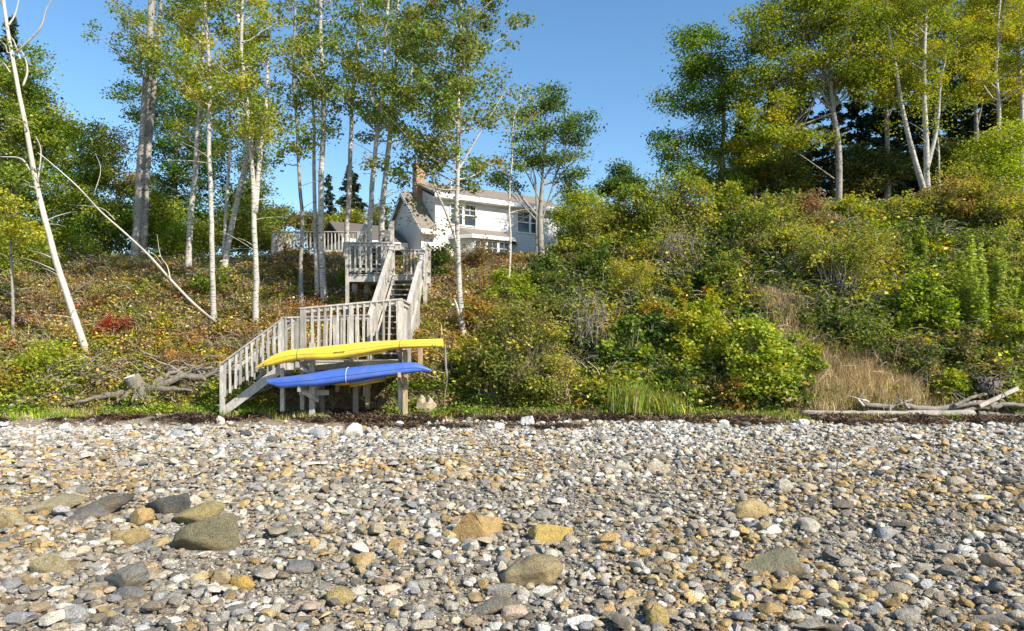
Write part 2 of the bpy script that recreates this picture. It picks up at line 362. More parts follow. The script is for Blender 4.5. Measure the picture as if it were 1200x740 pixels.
boulders = [  # px, py of the base, width px, height px, colour, flatness, label
 (245, 653, 92, 50, OLV, .6, 'biggest boulder on the beach, olive grey with a rounded crest'),
 (196, 607, 58, 25, DRK, .55, 'dark charcoal rock behind the biggest olive boulder'),
 (236, 619, 66, 26, (.33, .27, .12), .5, 'mossy ochre rock wedged just behind the biggest olive boulder'),
 (117, 607, 92, 25, (.27, .24, .2), .5, 'long grey brown slab sloping up to the right'),
 (60, 604, 84, 24, (.31, .27, .16), .6, 'flat greenish ochre rock left of the long slab'),
 (4, 623, 50, 26, (.36, .30, .17), .7, 'olive wedge of rock cut by the left edge of the photo'),
 (160, 620, 46, 22, OCH, .7, 'blocky ochre rock between charcoal rock and small flat slab'),
 (150, 642, 52, 20, (.42, .31, .14), .5, 'rounded ochre rock left of the biggest olive boulder'),
 (54, 677, 64, 30, (.33, .28, .16), .7, 'ochre and grey wedge with a pointed top near the left edge'),
 (150, 696, 74, 30, (.30, .29, .25), .5, 'wide flat grey slab with an ochre end'),
 (150, 706, 46, 16, (.22, .22, .2), .4, 'smooth dark slate stone lapping the wide grey slab'),
 (86, 735, 36, 24, (.52, .5, .48), .3, 'speckled whitish grey cobble near the bottom left corner'),
 (100, 612, 60, 14, (.22, .21, .19), .5, 'thin dark slab lying below the long sloping slab'),
 (352, 676, 52, 20, (.27, .26, .24), .7, 'flat grey block with a square left face and dark shadow'),
 (343, 631, 26, 16, (.19, .18, .13), .4, 'dark olive stone standing alone right of the biggest boulder'),
 (284, 692, 36, 18, (.52, .34, .09), .5, 'bright orange ochre stone below the biggest boulder'),
 (258, 688, 34, 18, (.38, .29, .16), .5, 'brown ochre stone touching the bright orange one'),
 (395, 712, 40, 20, (.40, .31, .14), .4, 'ochre brown lump left of the bottom centre'),
 (562, 636, 80, 40, OCH, .7, 'large layered ochre block in the middle of the beach'),
 (646, 640, 56, 24, (.48, .34, .10), .8, 'yellow ochre rock with a flat cut top'),
 (636, 612, 28, 14, (.26, .25, .22), .4, 'grey stone just behind the flat cut yellow rock'),
 (623, 689, 80, 36, (.38, .30, .17), .4, 'big rounded speckled rock of ochre and grey'),
 (588, 668, 26, 14, (.27, .25, .2), .4, 'small grey stone resting behind the big speckled rock'),
 (590, 702, 42, 16, (.50, .47, .40), .5, 'flat whitish stone in front of the big speckled rock'),
 (576, 722, 72, 20, (.28, .25, .2), .5, 'long grey brown slab low in the bottom centre'),
 (879, 613, 46, 25, (.46, .34, .16), .2, 'smooth round ochre boulder right of centre'),
 (898, 627, 30, 14, (.42, .30, .16), .4, 'small brown stone below the smooth round ochre boulder'),
 (907, 677, 82, 30, (.33, .30, .19), .7, 'layered greenish slab with cracks along its side'),
 (844, 668, 28, 15, (.44, .32, .15), .6, 'ochre block left of the layered greenish slab'),
 (770, 738, 32, 30, (.40, .30, .12), .3, 'upright rounded ochre stone at the bottom edge'),
 (740, 714, 36, 15, (.42, .34, .2), .6, 'tan wedge behind the upright ochre stone'),
 (730, 554, 24, 14, (.62, .56, .44), .4, 'pale cream stone on the upper beach right of centre'),
 (770, 556, 32, 15, (.48, .41, .3), .4, 'tan stone beside the pale cream one'),
 (918, 578, 24, 16, (.46, .41, .32), .3, 'rounded pale stone above the smooth ochre boulder'),
 (536, 563, 42, 11, (.44, .36, .23), .5, 'low tan slab on the upper beach in the centre'),
 (416, 517, 30, 20, WHT, .5, 'white angular stone at the back of the beach below the racks'),
 (374, 514, 26, 12, (.33, .34, .35), .5, 'bluish grey stone left of the white angular one'),
 (620, 504, 25, 17, (.82, .79, .73), .4, 'bright white rounded rock on the brown wrack line'),
 (586, 506, 20, 14, (.66, .64, .6), .6, 'white split rock left of the bright white rounded one'),
 (503, 487, 22, 9, (.68, .66, .62), .5, 'flat white stone at the foot of the beige boulder'),
 (75, 507, 14, 10, (.68, .66, .62), .3, 'small white stone at the back of the beach far left'),
 (258, 499, 12, 11, (.70, .65, .57), .2, 'small cream cobble at the foot of the stairs'),
 (848, 506, 19, 13, (.62, .60, .55), .5, 'whitish stone below the wrack right of centre'),
 (941, 501, 18, 9, (.70, .67, .62), .4, 'small white stone in front of the long driftwood log'),
 (1196, 606, 18, 20, (.17, .17, .15), .5, 'dark stone cut by the right edge of the photo'),
 (1168, 628, 30, 13, (.38, .27, .15), .4, 'reddish ochre stone near the right edge'),
 (1076, 674, 28, 14, (.31, .28, .2), .6, 'olive stone with a pale face in the lower right'),
 (1120, 574, 26, 15, (.46, .4, .3), .3, 'pale tan stone on the upper right beach'),
 (206, 514, 30, 9, (.38, .40, .42), .5, 'flat bluish white stone at the back of the beach'),
 (1165, 735, 60, 16, (.32, .29, .24), .6, 'long flat grey stone in the bottom right corner'),
 (1060, 732, 40, 18, (.40, .36, .29), .6, 'angular pale brown stone near the bottom right'),
 (20, 737, 44, 16, (.46, .46, .45), .5, 'light grey stone in the bottom left corner'),
 (930, 655, 34, 14, (.42, .38, .3), .7, 'pale pointed stone behind the layered greenish slab'),
 (995, 634, 30, 14, (.40, .36, .28), .6, 'flat tan stone right of the smooth ochre boulder'),
]
foot_prints = []
for k, (px, py, w, h, c, ang, lab) in enumerate(boulders):
    p = GP(px, py-h*.22); s = p[1]/F
    if w > 34: c = tuple(q*(.78 if c[0] < c[2]*1.9 else 1.0) for q in c)
    rx, rz = w*s/2*.95, h*s*.66; ry = rx*.62 if w/h < 2.6 else rx*.45
    v, f = rock(4, min(.85, ang+.12), .15, seed=k*7+3, flats=9 if ang > .4 else 5)
    a = R.uniform(-.25, .25); ca, sa = math.cos(a), math.sin(a)
    v = v*np.array([rx, ry, rz]); tilt = R.uniform(.0, .3) if w > 34 else R.uniform(-.1, .1); v[:, 2] += v[:, 0]*tilt
    v = np.stack([v[:, 0]*ca-v[:, 1]*sa, v[:, 0]*sa+v[:, 1]*ca, v[:, 2]], 1)+np.array([0, 0, rz*.3])
    base = np.array(c)*np.ones((len(v), 1))
    mix = sstep(.45, .65, fbm(v[:, 0]/rx*1.5+k, v[:, 1]/rx*1.5, v[:, 2]/rx*1.5+3, s=k % 40))[:, None]
    alt = np.array(c)*(.72 if k % 2 else 1.25)
    base = base*(1-mix*.7)+alt*mix*.7
    g = G().add(v+p, f, base)
    o = g.build('boulder' if w > 34 else 'stone', 'stone', loc=p, smooth=True)
    o.data.set_sharp_from_angle(angle=math.radians(38))
    tag(o, lab, 'rock' if w > 34 else 'stone', 'large stones on the beach'); foot_prints.append((p[0], p[1], rx*.85, ry*.85))
# beige heart-shaped boulder by the rack
def two_lobe():
    p = P(501, 488, 17.85); s = p[1]/F; g = G()
    v, f = rock(4, .5, .12, 91, 6)
    v = v*np.array([.31, .2, .33]); n = v[:, 0]/.3
    v[:, 2] -= .14*np.exp(-((n+.1)/.22)**2)*(v[:, 2] > .12)
    v[:, 0] += v[:, 2]*-.12
    g.add(v+p+[0, .0, .28], f, (.52, .42, .28)); o = g.build('boulder', 'stone', loc=p, smooth=True)
    o.data.set_sharp_from_angle(angle=math.radians(38))
    tag(o, 'beige double humped boulder beside the right rack post', 'rock')
two_lobe()

def scatter_mesh(protos, pos, rz, sc, cols, tilt=None):
    """copies of the prototype meshes merged in one G; sc (n,3); cols (n,3) multiplied by the prototype colour"""
    g = G(); n = len(pos); which = R.integers(len(protos), size=n)
    for k, (v, f, pc) in enumerate(protos):
        m = np.where(which == k)[0]
        if len(m) == 0: continue
        q = v[None]*sc[m][:, None, :]
        if tilt is not None:
            t = tilt[m][:, None]; y, z = q[..., 1].copy(), q[..., 2].copy()
            q[..., 1] = y*np.cos(t)-z*np.sin(t); q[..., 2] = y*np.sin(t)+z*np.cos(t)
        c, s_ = np.cos(rz[m])[:, None], np.sin(rz[m])[:, None]
        x, y = q[..., 0].copy(), q[..., 1].copy()
        q[..., 0] = x*c-y*s_; q[..., 1] = x*s_+y*c
        q += pos[m][:, None, :]
        ff = f[None]+(np.arange(len(m))*len(v))[:, None, None]
        cc = (cols[m][:, None, :]*(1 if pc is None else pc[None])*np.ones((1, len(v), 1)))
        g.add(q.reshape(-1, 3), ff.reshape(-1, f.shape[1]), cc.reshape(-1, 3))
    return g
def beach_points(n, ya, yb, marg=1.0, bias=1.0):
    """random points over the wedge the photo sees, even per square metre"""
    u = R.random(n); y = np.sqrt(ya*ya+(yb*yb-ya*ya)*u**bias); x = (R.random(n)*2-1)*(.78*y+marg)
    ok = np.ones(n, bool)
    for bx, by, rx, ry in foot_prints: ok &= ((x-bx)/rx)**2+((y-by)/ry)**2 > 1
    return x[ok], y[ok]
def stone_cols(x, y, n):
    c = STONE[R.integers(len(STONE), size=n)].copy()
    far = sstep(11, 16, y)[:, None]                       # paler washed stones at the top of the beach
    pale = np.array([(.50, .495, .48), (.40, .41, .42), (.60, .575, .53), (.44, .41, .36)])[R.integers(4, size=n)]
    pickp = (R.random((n, 1)) < .6*far)
    c = np.where(pickp, pale, c)
    och = fbm(x*.5, y*.5, s=77)[:, None]
    c = c*(1+.0*och); w = (R.random((n, 1)) < .03+sstep(.42, .7, och)*.3*(1-far*.6))
    c = np.where(w, np.array([.42, .29, .13])*(.7+.5*R.random((n, 1))), c)
    return np.minimum(c*np.array([1.17, 1.15, 1.09])*(1+.24*R.normal(size=(n, 1))).clip(.4, 1.6), [.68, .66, .62])
def cut(v, f, z=-.12):
    keep = (v[f][:, :, 2].max(1) > z); f = f[keep]; u, inv = np.unique(f, return_inverse=True); return v[u], inv.reshape(f.shape)
def stones(n, ya, yb, r0, r1, sub, lift, power=2.2, bias=1.0):
    x, y = beach_points(n, ya, yb, bias=bias); n = len(x)
    ok = y < foot(x)-.1+.5*R.random(n) if yb > 17 else np.ones(n, bool)
    x, y = x[ok], y[ok]; ok = (x > -3.2) | (R.random(len(x)) > .93*sstep(15.9, 16.5, y+.25*(fbm(x*1.3, y*2, s=91)-.5)*2)) if yb > 17 else np.ones(len(x), bool)
    x, y = x[ok], y[ok]
    if sub == 2: ok = fbm(x*.45+.3*y, y*.9, s=171)+.16*R.normal(size=len(x)) > .38; x, y = x[ok], y[ok]
    n = len(x)
    r = r0+(r1-r0)*R.random(n)**power
    sc = np.stack([r*R.uniform(.8, 1.5, n), r*R.uniform(.7, 1.1, n), r*R.uniform(.38, .8, n)], 1)
    z = H(x, y)+sc[:, 2]*lift+R.uniform(-.2, .5, n)*r
    protos = []
    for k in range(10):
        v, f = rock(sub, R.uniform(.35, .72), .12, seed=200+k+sub*31, flats=9)
        v, f = cut(v, f); protos.append((v, f, None))
    return scatter_mesh(protos, np.stack([x, y, z], 1), R.uniform(0, 6.28, n), sc, stone_cols(x, y, n), tilt=R.normal(size=n)*.3)
gg = stones(52000, 4.5, 9.0, .009, .017, 1, .4)
tag(gg.build('pebbles', 'stone', smooth=False), 'fine pebbles filling the gaps between the beach stones', 'pebbles', kind='stuff')
gg = stones(82000, 4.5, 18.3, .018, .038, 1, .5, bias=.9)
tag(gg.build('gravel', 'stone', smooth=False), 'mixed grey, white and ochre stones of the shingle beach', 'shingle', kind='stuff')
gg = stones(30000, 4.5, 18.2, .034, .078, 2, .45, 1.6)
o = gg.build('cobble_shingle', 'stone', smooth=True); o.data.set_sharp_from_angle(angle=math.radians(40))
tag(o, 'rounded cobbles strewn thickly over the whole beach', 'cobbles', kind='stuff')
gg = stones(1300, 4.5, 17.9, .06, .13, 3, .35, 2.2)
o = gg.build('loose_stones', 'stone', smooth=True); o.data.set_sharp_from_angle(angle=math.radians(30))
tag(o, 'bigger loose stones scattered among the cobbles', 'stones', kind='stuff')

# ------------------------------------------------------------------ leafy prototypes for ground cover
def leaf_clump(n, r, h, size, up=.6, pal=None):
    d = R.normal(size=(n, 3))*np.array([r*.5, r*.5, h*.35]); d[:, 2] = np.abs(d[:, 2])+.02
    g = G(); g.leaves(d, size*R.uniform(.6, 1.3, n), (1+.25*R.normal(size=(n, 1))).clip(.4, 1.8)*np.array([1, 1, 1])*np.ones((n, 3)), up)
    return np.vstack(g.v), np.vstack(g.f[4]), np.vstack(g.c)
def blade_clump(n, r, h, w=.008, lean=.35):
    g = G(); b = R.normal(size=(n, 2))*r*.4; a = R.uniform(0, 6.28, n); hh = h*R.uniform(.5, 1.1, n); l = lean*hh*R.uniform(.2, 1.3, n)
    for q in range(n):
        p0 = np.array([b[q, 0], b[q, 1], -.03]); dx = np.array([math.cos(a[q]), math.sin(a[q]), 0]); s = np.array([-dx[1], dx[0], 0])*w*R.uniform(.6, 1.4)
        p1 = p0+dx*l[q]*.35+[0, 0, hh[q]*.6]; p2 = p0+dx*l[q]+[0, 0, hh[q]]
        g.add([p0-s, p0+s, p1+s*.8, p1-s*.8, p2+s*.15, p2-s*.15], [(0, 1, 2, 3), (3, 2, 4, 5)], np.array([1, 1, 1.])*R.uniform(.7, 1.3))
    return np.vstack(g.v), np.vstack(g.f[4]), np.vstack(g.c)
def twig_clump(n, r, h, rad=.006):
    g = G()
    for q in range(n):
        a = R.uniform(0, 6.28); L = R.uniform(.5, 1.1); e = np.array([math.cos(a)*r*L, math.sin(a)*r*L, h*R.uniform(.2, 1)])
        m = e*.5+R.normal(size=3)*.12*r+[0, 0, h*.25]
        g.tube(curve([(0, 0, 0), m, e], 5), np.linspace(rad, rad*.4, 5)[:len(curve([(0, 0, 0), m, e], 5))], 3, np.ones(3)*R.uniform(.7, 1.3), cap=False)
    return np.vstack(g.v), np.vstack(g.f[4]), np.vstack(g.c)
LC = [leaf_clump(60, .34, .36, .095) for _ in range(6)]
LCs = [leaf_clump(50, .24, .15, .05) for _ in range(6)]
TW = [twig_clump(9, .45, .4) for _ in range(5)]

def bank_points(n, x0, x1, t0, t1):
    x = R.uniform(x0, x1, n); y = foot(x)+t0+(t1-t0)*R.random(n); return x, y
def cover(name, protos, x, y, sc, cols, mat, label, cat, lift=.0):
    n = len(x); pos = np.stack([x, y, H(x, y)+lift], 1)
    s3 = np.stack([sc, sc, sc], 1)
    tag(scatter_mesh(protos, pos, R.uniform(0, 6.28, n), s3, cols).build(name, mat), label, cat, kind='stuff')

# left slope: leaf litter, low herbs
def slope_cols(x, y):
    n = len(x); t = y-foot(x)
    a = fbm(x*.55, y*.55, s=61); b = fbm(x*.8+9, y*.8, s=67)
    c = pick('brown', n)
    c = np.where((b > .57)[:, None], pick(['rust', 'orange', 'tan'], n), c)
    c = np.where((R.random(n) < .3)[:, None], pick(['olive', 'yg'], n), c); c = np.where((a > .5)[:, None], pick(['olive', 'yg'], n), c)
    c = np.where(((a > .6) & (R.random(n) < .75))[:, None], pick('mid', n), c)
    low = (t < 3.6) & (R.random(n) < .6); c = np.where(low[:, None], pick(['yellow', 'yg', 'olive', 'orange'], n), c)
    dead = (R.random(n) < .16); c = np.where(dead[:, None], pick('tan', n)*.8, c)
    c = np.where(((R.random(n) < .28) & (t > 1.2))[:, None], pick(['rust', 'orange', 'tan'], n), c)
    return c
x, y = bank_points(9500, -21, 2.6, .25, 13); k = ~((x > -6.6) & (x < -2.8) & (y < 18.9)); x, y = x[k], y[k]
cover('leafy_undergrowth', LC, x, y, R.uniform(.6, 1.3, len(x)), slope_cols(x, y), 'leaf', 'low autumn undergrowth of brown, rust and yellow leaves on the left slope', 'undergrowth')
x, y = bank_points(8000, -21, 2.6, .05, 10); k = ~((x > -6.6) & (x < -2.8) & (y < 18.9) & (R.random(len(x)) < .7)); x, y = x[k], y[k]
cover('leaf_litter', LCs, x, y, R.uniform(.6, 1.4, len(x)), np.where(R.random((len(x), 1)) < .5, pick('brown', len(x)), pick(['rust', 'tan', 'olive'], len(x))), 'dry', 'dry fallen leaves lying under the left trees', 'leaf litter')
x, y = bank_points(1300, -21, 3, .1, 10)
cover('dead_twigs', TW, x, y, R.uniform(.6, 1.5, len(x)), np.array([.30, .25, .19])*R.uniform(.5, 1.5, (len(x), 1)), 'dry', 'fallen grey twigs lying through the undergrowth of the left slope', 'twigs', .03)
BS = [blade_clump(34, .3, .3, .007, .8) for _ in range(5)]
x, y = bank_points(2600, -21, 1.5, .5, 11); k = fbm(x*.6, y*.6, s=131) > .46; x, y = x[k], y[k]
cover('slope_grass', BS, x, y, R.uniform(.6, 1.4, len(x)), pick(['tan', 'tan', 'yg'], len(x)), 'grass', 'thin golden grass lying over the left slope', 'grass', .03)
x, y = bank_points(2400, -15, -6.5, -.25, 1.5); k = fbm(x*.9, y*.9, s=141) > .45; x, y = x[k], y[k]
cover('bank_foot_weeds', LCs, x, y, R.uniform(.8, 1.6, len(x)), pick(['bright', 'grass', 'yg'], len(x)), 'leaf', 'bright green low weeds on the bank edge round the stump', 'weeds')
# right bank
x, y = bank_points(11500, 1.5, 24, .3, 11)
a = fbm(x*.6, y*.6, s=81)
c = pick(['mid', 'olive'], len(x)); c = np.where((a > .53)[:, None], pick(['yg', 'mid'], len(x)), c); c = np.where((a < .44)[:, None], pick(['olive', 'dark', 'dark', 'mid'], len(x)), c)
c = np.where((R.random(len(x)) < .14)[:, None], pick(['yellow', 'yg', 'orange', 'tan'], len(x)), c)
bare = (np.abs(x-(GP(903, 375)[0]+.15*(y-20))) < .45) & (y-foot(x) < 4.2) & (y-foot(x) > 1.0) & (R.random(len(x)) < .8)
tg = (x > 7.6) & (x < 11.4) & (y-foot(x) < 1.9)
ok = ~bare & ~tg; x, y, c = x[ok], y[ok], c[ok]
cover('bank_thicket', LC, x, y, R.uniform(.8, 1.7, len(x)), c, 'leaf', 'tangled green and olive undergrowth covering the right bank', 'undergrowth', .05)
x, y = bank_points(1000, 1.5, 22, .3, 9)
cover('bank_twigs', TW, x, y, R.uniform(.9, 2.2, len(x)), np.array([.32, .27, .21])*R.uniform(.5, 1.5, (len(x), 1)), 'dry', 'grey bare twigs poking through the growth of the right bank', 'twigs', .1)
# grass at the foot
BL = [blade_clump(38, .22, .22) for _ in range(5)]; BT = [blade_clump(55, .36, .5, .006, .6) for _ in range(5)]
x = R.uniform(-14, 16, 2300); y = foot(x)+R.uniform(-.55, .9, len(x))*(.2+1.5*fbm(x*1.1, x*0, s=8))
keep = (fbm(x*1.3, y*1.3, s=15) > .46) & ~((x > 7.2) & (y < 18.05)) & ~((x > -6.2) & (x < -3.3) & (y > 17.5)) & ~((x > -2.7) & (x < -1.7) & (y < 17.95)); x, y = x[keep], y[keep]
cover('short_grass', BL, x, y, R.uniform(.5, 1.3, len(x)), pick(['grass', 'olive', 'yg', 'tan'], len(x)), 'grass', 'short green grass along the foot of the bank', 'grass')
x = R.uniform(-14, 16, 2200); y = foot(x)+R.uniform(-.45, .8, len(x)); keep = (fbm(x*1.0, y*1.0, s=16) > .44) & ~((x > -6.4) & (x < -3.3) & (y > 17.5)) & ~((x > 7.2) & (y < 18.05)); x, y = x[keep], y[keep]
cover('low_weeds', LCs, x, y, R.uniform(.8, 1.8, len(x)), pick(['bright', 'grass', 'mid'], len(x)), 'leaf', 'small bright weeds in the grass at the foot of the bank', 'weeds')
a0 = GP(948, 470); a1 = GP(1100, 470)
x = R.uniform(a0[0]-.1, a1[0]+.3, 420); y = foot(x)+R.uniform(.25, 1.8, len(x))
cover('dry_grass', BT, x, y, R.uniform(.7, 1.2, len(x)), pick('tan', len(x)), 'grass', 'tall tan dry grass behind the driftwood logs', 'dry grass')
x = R.uniform(GP(905, 350)[0]-.5, GP(905, 350)[0]+.7, 260); y = foot(x)+R.uniform(1.2, 3.8, len(x))
cover('bleached_grass', BT, x, y, R.uniform(.7, 1.3, len(x)), pick('tan', len(x)), 'grass', 'bleached grass hanging over the bare earth slip on the right bank', 'dry grass')
q = GP(160, 312); x = q[0]+R.normal(size=170)*.9; y = q[1]-.6+R.normal(size=170)*.5
cover('tan_turf', BL, x, y, R.uniform(.7, 1.3, len(x)), pick('tan', len(x)), 'grass', 'tuft of tan grass round the foot of the big twin grey trunk', 'dry grass')
for (px, py, wpx, n, hh, lab) in ((738, 486, 22, 90, 1.05, 'thick tuft of long bright green grass at the foot of the right bank'), (782, 488, 20, 80, .8, 'shorter bright grass tuft right of the thick one')):
    q = GP(px, py); v, f, c = blade_clump(900, wpx*q[1]/F*1.3, hh*.85, .009, .6); c = c*pick(['grass', 'grass', 'yg', 'tan'], len(c)//6, .25).repeat(6, 0)
    tag(G().add(v+q, f, c).build('grass_tuft', 'grass', loc=q), lab, 'grass tuft')

x = R.uniform(-14, 16, 900); y = foot(x)-.35-.55*R.random(900); k = fbm(x*1.5, y*1.5, s=151) > .6; x, y = x[k], y[k]
cover('stray_grass', BL, x, y, R.uniform(.5, 1.3, len(x)), pick(['grass', 'yg', 'tan'], len(x)), 'grass', 'stray grass tufts spilling onto the wrack line', 'grass')
# seaweed wrack
def weed(n):
    g = G()
    for q in range(n):
        p = R.normal(size=3)*[.14, .08, .02]; p[2] = abs(p[2]); a = R.uniform(0, 6.28); L = R.uniform(.06, .18)
        e = p+[math.cos(a)*L, math.sin(a)*L, R.uniform(-.01, .05)]; m = (p+e)/2+R.normal(size=3)*[.03, .03, .015]+[0, 0, .02]
        s = np.array([-math.sin(a), math.cos(a), .4])*.009
        g.add([p-s, p+s, m+s, m-s, e+s*.4, e-s*.4], [(0, 1, 2, 3), (3, 2, 4, 5)], np.ones(3)*R.uniform(.6, 1.5))
    return np.vstack(g.v), np.vstack(g.f[4]), np.vstack(g.c)
WD = [weed(46) for _ in range(6)]
x = np.concatenate([R.uniform(-5, 15, 5400), R.uniform(-14, -5, 260)]); n = len(x)
y = foot(x)-.72+1.3*(fbm(x*.55, x*0, s=71)-.5)+.35*(R.random(n) < .4)+R.normal(size=n)*.27
keep = (fbm(x*1.2, y*2, s=19) > .44+.06*(x < -4)) & (y < foot(x)+.2); x, y = x[keep], y[keep]
cover('seaweed', WD, x, y, R.uniform(.8, 1.6, len(x)), pick('seaweed', len(x)), 'dry', 'dark brown wrack line of dried seaweed at the top of the beach', 'seaweed', .02)
x2 = R.uniform(-4, 2, 60); y2 = 16.2+R.normal(size=60)*.12-.2*np.abs(x2+2)*.2
cover('seaweed_strands', WD, x2, y2, R.uniform(.5, 1.0, 60), pick('seaweed', 60), 'dry', 'thin scraps of seaweed lying below the main wrack line', 'seaweed', .05)

# ------------------------------------------------------------------ trees
def bez(a, b, lift, n=6):
    m = (a+b)/2+np.array([0, 0, lift]); t = np.linspace(0, 1, n)[:, None]
    return (1-t)**2*a+2*t*(1-t)*m+t*t*b
def along(pts, t):
    t = np.clip(t, 0, .999)*(len(pts)-1); i = int(t); return pts[i]+(pts[i+1]-pts[i])*(t-i)
def stem_from_px(pp, Y, base=None, wig=.0):
    pts = [P(a, b, Y+(c[0] if c else 0)) for a, b, *c in pp]
    if base is not None: pts[0] = base
    return curve(pts, 26)
def trunk_base(px, py):
    return GP(px, py)

def slender(pp, wpx, crown_t, spread, nb, pal, label, extra=(), bark='birch', lsize=.115, dens=1.0, name='birch_tree', group=None, bare_low=5, cat='tree', dead=False, taper=.45, Y=None):
    """tall thin tree: pp picture points of the trunk from the base up"""
    b0 = trunk_base(*pp[0]) if Y is None else TB(pp[0][0], Y)
    Y = b0[1]; pts = stem_from_px(pp, Y, None); pts[0] = b0-np.array([0, 0, .25])
    n = len(pts); r0 = .8*wpx*Y/F/2; t = np.linspace(0, 1, n); rad = r0*(1-(1-taper)*t)
    rad[0] *= 1.45; rad[1] *= 1.12
    pts = pts+np.stack([fbm(t*6+pp[0][0], t*0, s=3)-.5, fbm(t*6+pp[0][0], t*0, s=4)-.5, t*0], 1)*.14
    e = empty(name, b0, label, cat, group or ('slender pale trees on the left slope' if pp[0][0] < 700 else 'slender pale trees on the right bank'))
    g = G(); g.tube(pts, rad, 10, lump=.10); cl = []
    for ep in extra:      # other stems / big limbs: (list of px pts, width px, dY)
        q, w = ep[0], ep[1]; dy = ep[2] if len(ep) > 2 else 0
        qq = curve([P(a, b, Y+dy*k/max(1, len(q)-1)) for k, (a, b) in enumerate(q)], 16); g.tube(qq, np.linspace(w*Y/F/2, w*Y/F/2*.4, len(qq)), 7, lump=.1)
        if len(ep) > 3 and ep[3]:
            for _ in range(ep[3]):
                s = along(qq, R.uniform(.45, 1)); cl.append((s+R.normal(size=3)*.35*spread, .3))
    H0 = pts[-1][2]-b0[2]
    for k in range(bare_low):     # dead snags low on the trunk
        s = along(pts, R.uniform(.25, crown_t)); a = R.uniform(0, 6.28); L = R.uniform(.4, 1.3)
        g.tube(bez(s, s+np.array([math.cos(a)*L, math.sin(a)*L, R.uniform(-.1, .5)*L]), .1, 5), np.linspace(.016, .004, 5), 4, cap=False)
    for k in range(nb):
        t = crown_t+(1-crown_t)*(k+R.random())/nb; s = along(pts, t)
        a = R.uniform(0, 6.28); L = spread*R.uniform(.45, 1.15)*(1.15-.35*t)
        e_ = s+np.array([math.cos(a)*L, math.sin(a)*L, L*R.uniform(.25, .95)])
        q = bez(s, e_, -.12*L, 7)+R.normal(size=(7, 3))*.03; rr = max(.012, min(.45*np.interp(t, np.linspace(0, 1, n), rad), .018+.012*L))
        g.tube(q, np.linspace(rr, .006, 7), 5, cap=False)
        for m in range(int(2+L*2.3)):
            u = R.uniform(.35, 1.05); s2 = along(q, min(u, .99)); d = R.normal(size=3); d[2] = abs(d[2])*.4-.05; d /= np.linalg.norm(d)
            c = s2+d*R.uniform(.15, .55); g.tube(np.array([s2, (s2+c)/2+[0, 0, .04], c]), [.008, .006, .003], 3, cap=False); cl.append((c, .165))
    g.build('trunk', bark, e, smooth=True)
    if cl and dens > 0:
        C = np.array([c for c, _ in cl]); S = np.array([s for _, s in cl]); per = int(50*dens)
        which = np.repeat(np.arange(len(C)), R.poisson(per, len(C)))
        c = C[which]+R.normal(size=(len(which), 3))*S[which][:, None]*np.array([1, 1, .7])
        tone = pick(pal, len(C), .15)[which]*.55+pick(pal, len(which), .2)*.45
        G().leaves(c, lsize*R.uniform(.6, 1.25, len(c)), tone, .35).build('crown', 'leaf', e)
    return e

def broad(px, Y, trunk, wpx, blobs, pal, label, n=14000, lsize=.12, bark='grey_bark', name='maple_tree', ncl=None, limbs=(), sig=.3, gap=.42, group=None, cat='tree'):
    """round-crowned tree; blobs in picture units (px, py, rx, rz[, dY])"""
    b0 = TB(px, Y); e = empty(name, b0, label, cat, group or ('bushes on the skyline' if cat == 'bush' else 'broadleaved trees behind the bank')); g = G()
    pts = curve([b0-np.array([0, 0, .2])]+[P(a, b, Y) for a, b in trunk], 16)
    r0 = wpx*Y/F/2; rad = np.linspace(r0*1.15, r0*.45, len(pts)); g.tube(pts, rad, 9, lump=.12)
    for q, w in limbs:
        qq = curve([P(a, b, Y) for a, b in q], 12); g.tube(qq, np.linspace(w*Y/F/2, .01, len(qq)), 6, lump=.1)
    n = int(n*1.75); lsize *= 1.1; sig *= 1.05
    vol = np.array([b[2]*b[3] for b in blobs], float); vol /= vol.sum()
    ncl = ncl or max(40, n//150); C = []
    for bi, b in enumerate(blobs):
        dY = b[4] if len(b) > 4 else 0; c0 = P(b[0], b[1], Y+dY); rx = b[2]*Y/F; rz = b[3]*Y/F
        k = max(6, int(ncl*vol[bi])); d = R.normal(size=(k, 3)); d /= np.linalg.norm(d, axis=1)[:, None]
        d *= (R.random((k, 1))**.45)*(.75+.5*fbm(d[:, :1]*2+bi, d[:, 1:2]*2, d[:, 2:]*2, s=bi)); cc = c0+d*[rx, min(rx, rz*1.6)*.9, rz]
        A = along(pts, R.uniform(.55, 1.0)); limb = bez(A, c0-np.array([0, 0, rz*.3]), .1, 8); g.tube(limb, np.linspace(max(.02, r0*.3), .012, 8), 6, cap=False)
        for c in cc:
            s = along(limb, R.uniform(.3, 1)); g.tube(bez(s, c, -.1*np.linalg.norm(c-s), 5)+R.normal(size=(5, 3))*.03, np.linspace(.018, .005, 5), 3, cap=False)
        C.append(cc)
    C = np.vstack(C); g.build('trunk', bark, e, smooth=True)
    per = n/len(C); w = R.poisson(per*(.4+1.2*R.random(len(C)))); which = np.repeat(np.arange(len(C)), w)
    c = C[which]+R.normal(size=(len(which), 3))*sig*np.array([1, 1, .55])
    tone = pick(pal, len(C), .18)[which]*.5+pick(pal, len(which), .2)*.5
    G().leaves(c, lsize*R.uniform(.6, 1.25, len(c)), tone, .5).build('crown', 'leaf', e)
    return e

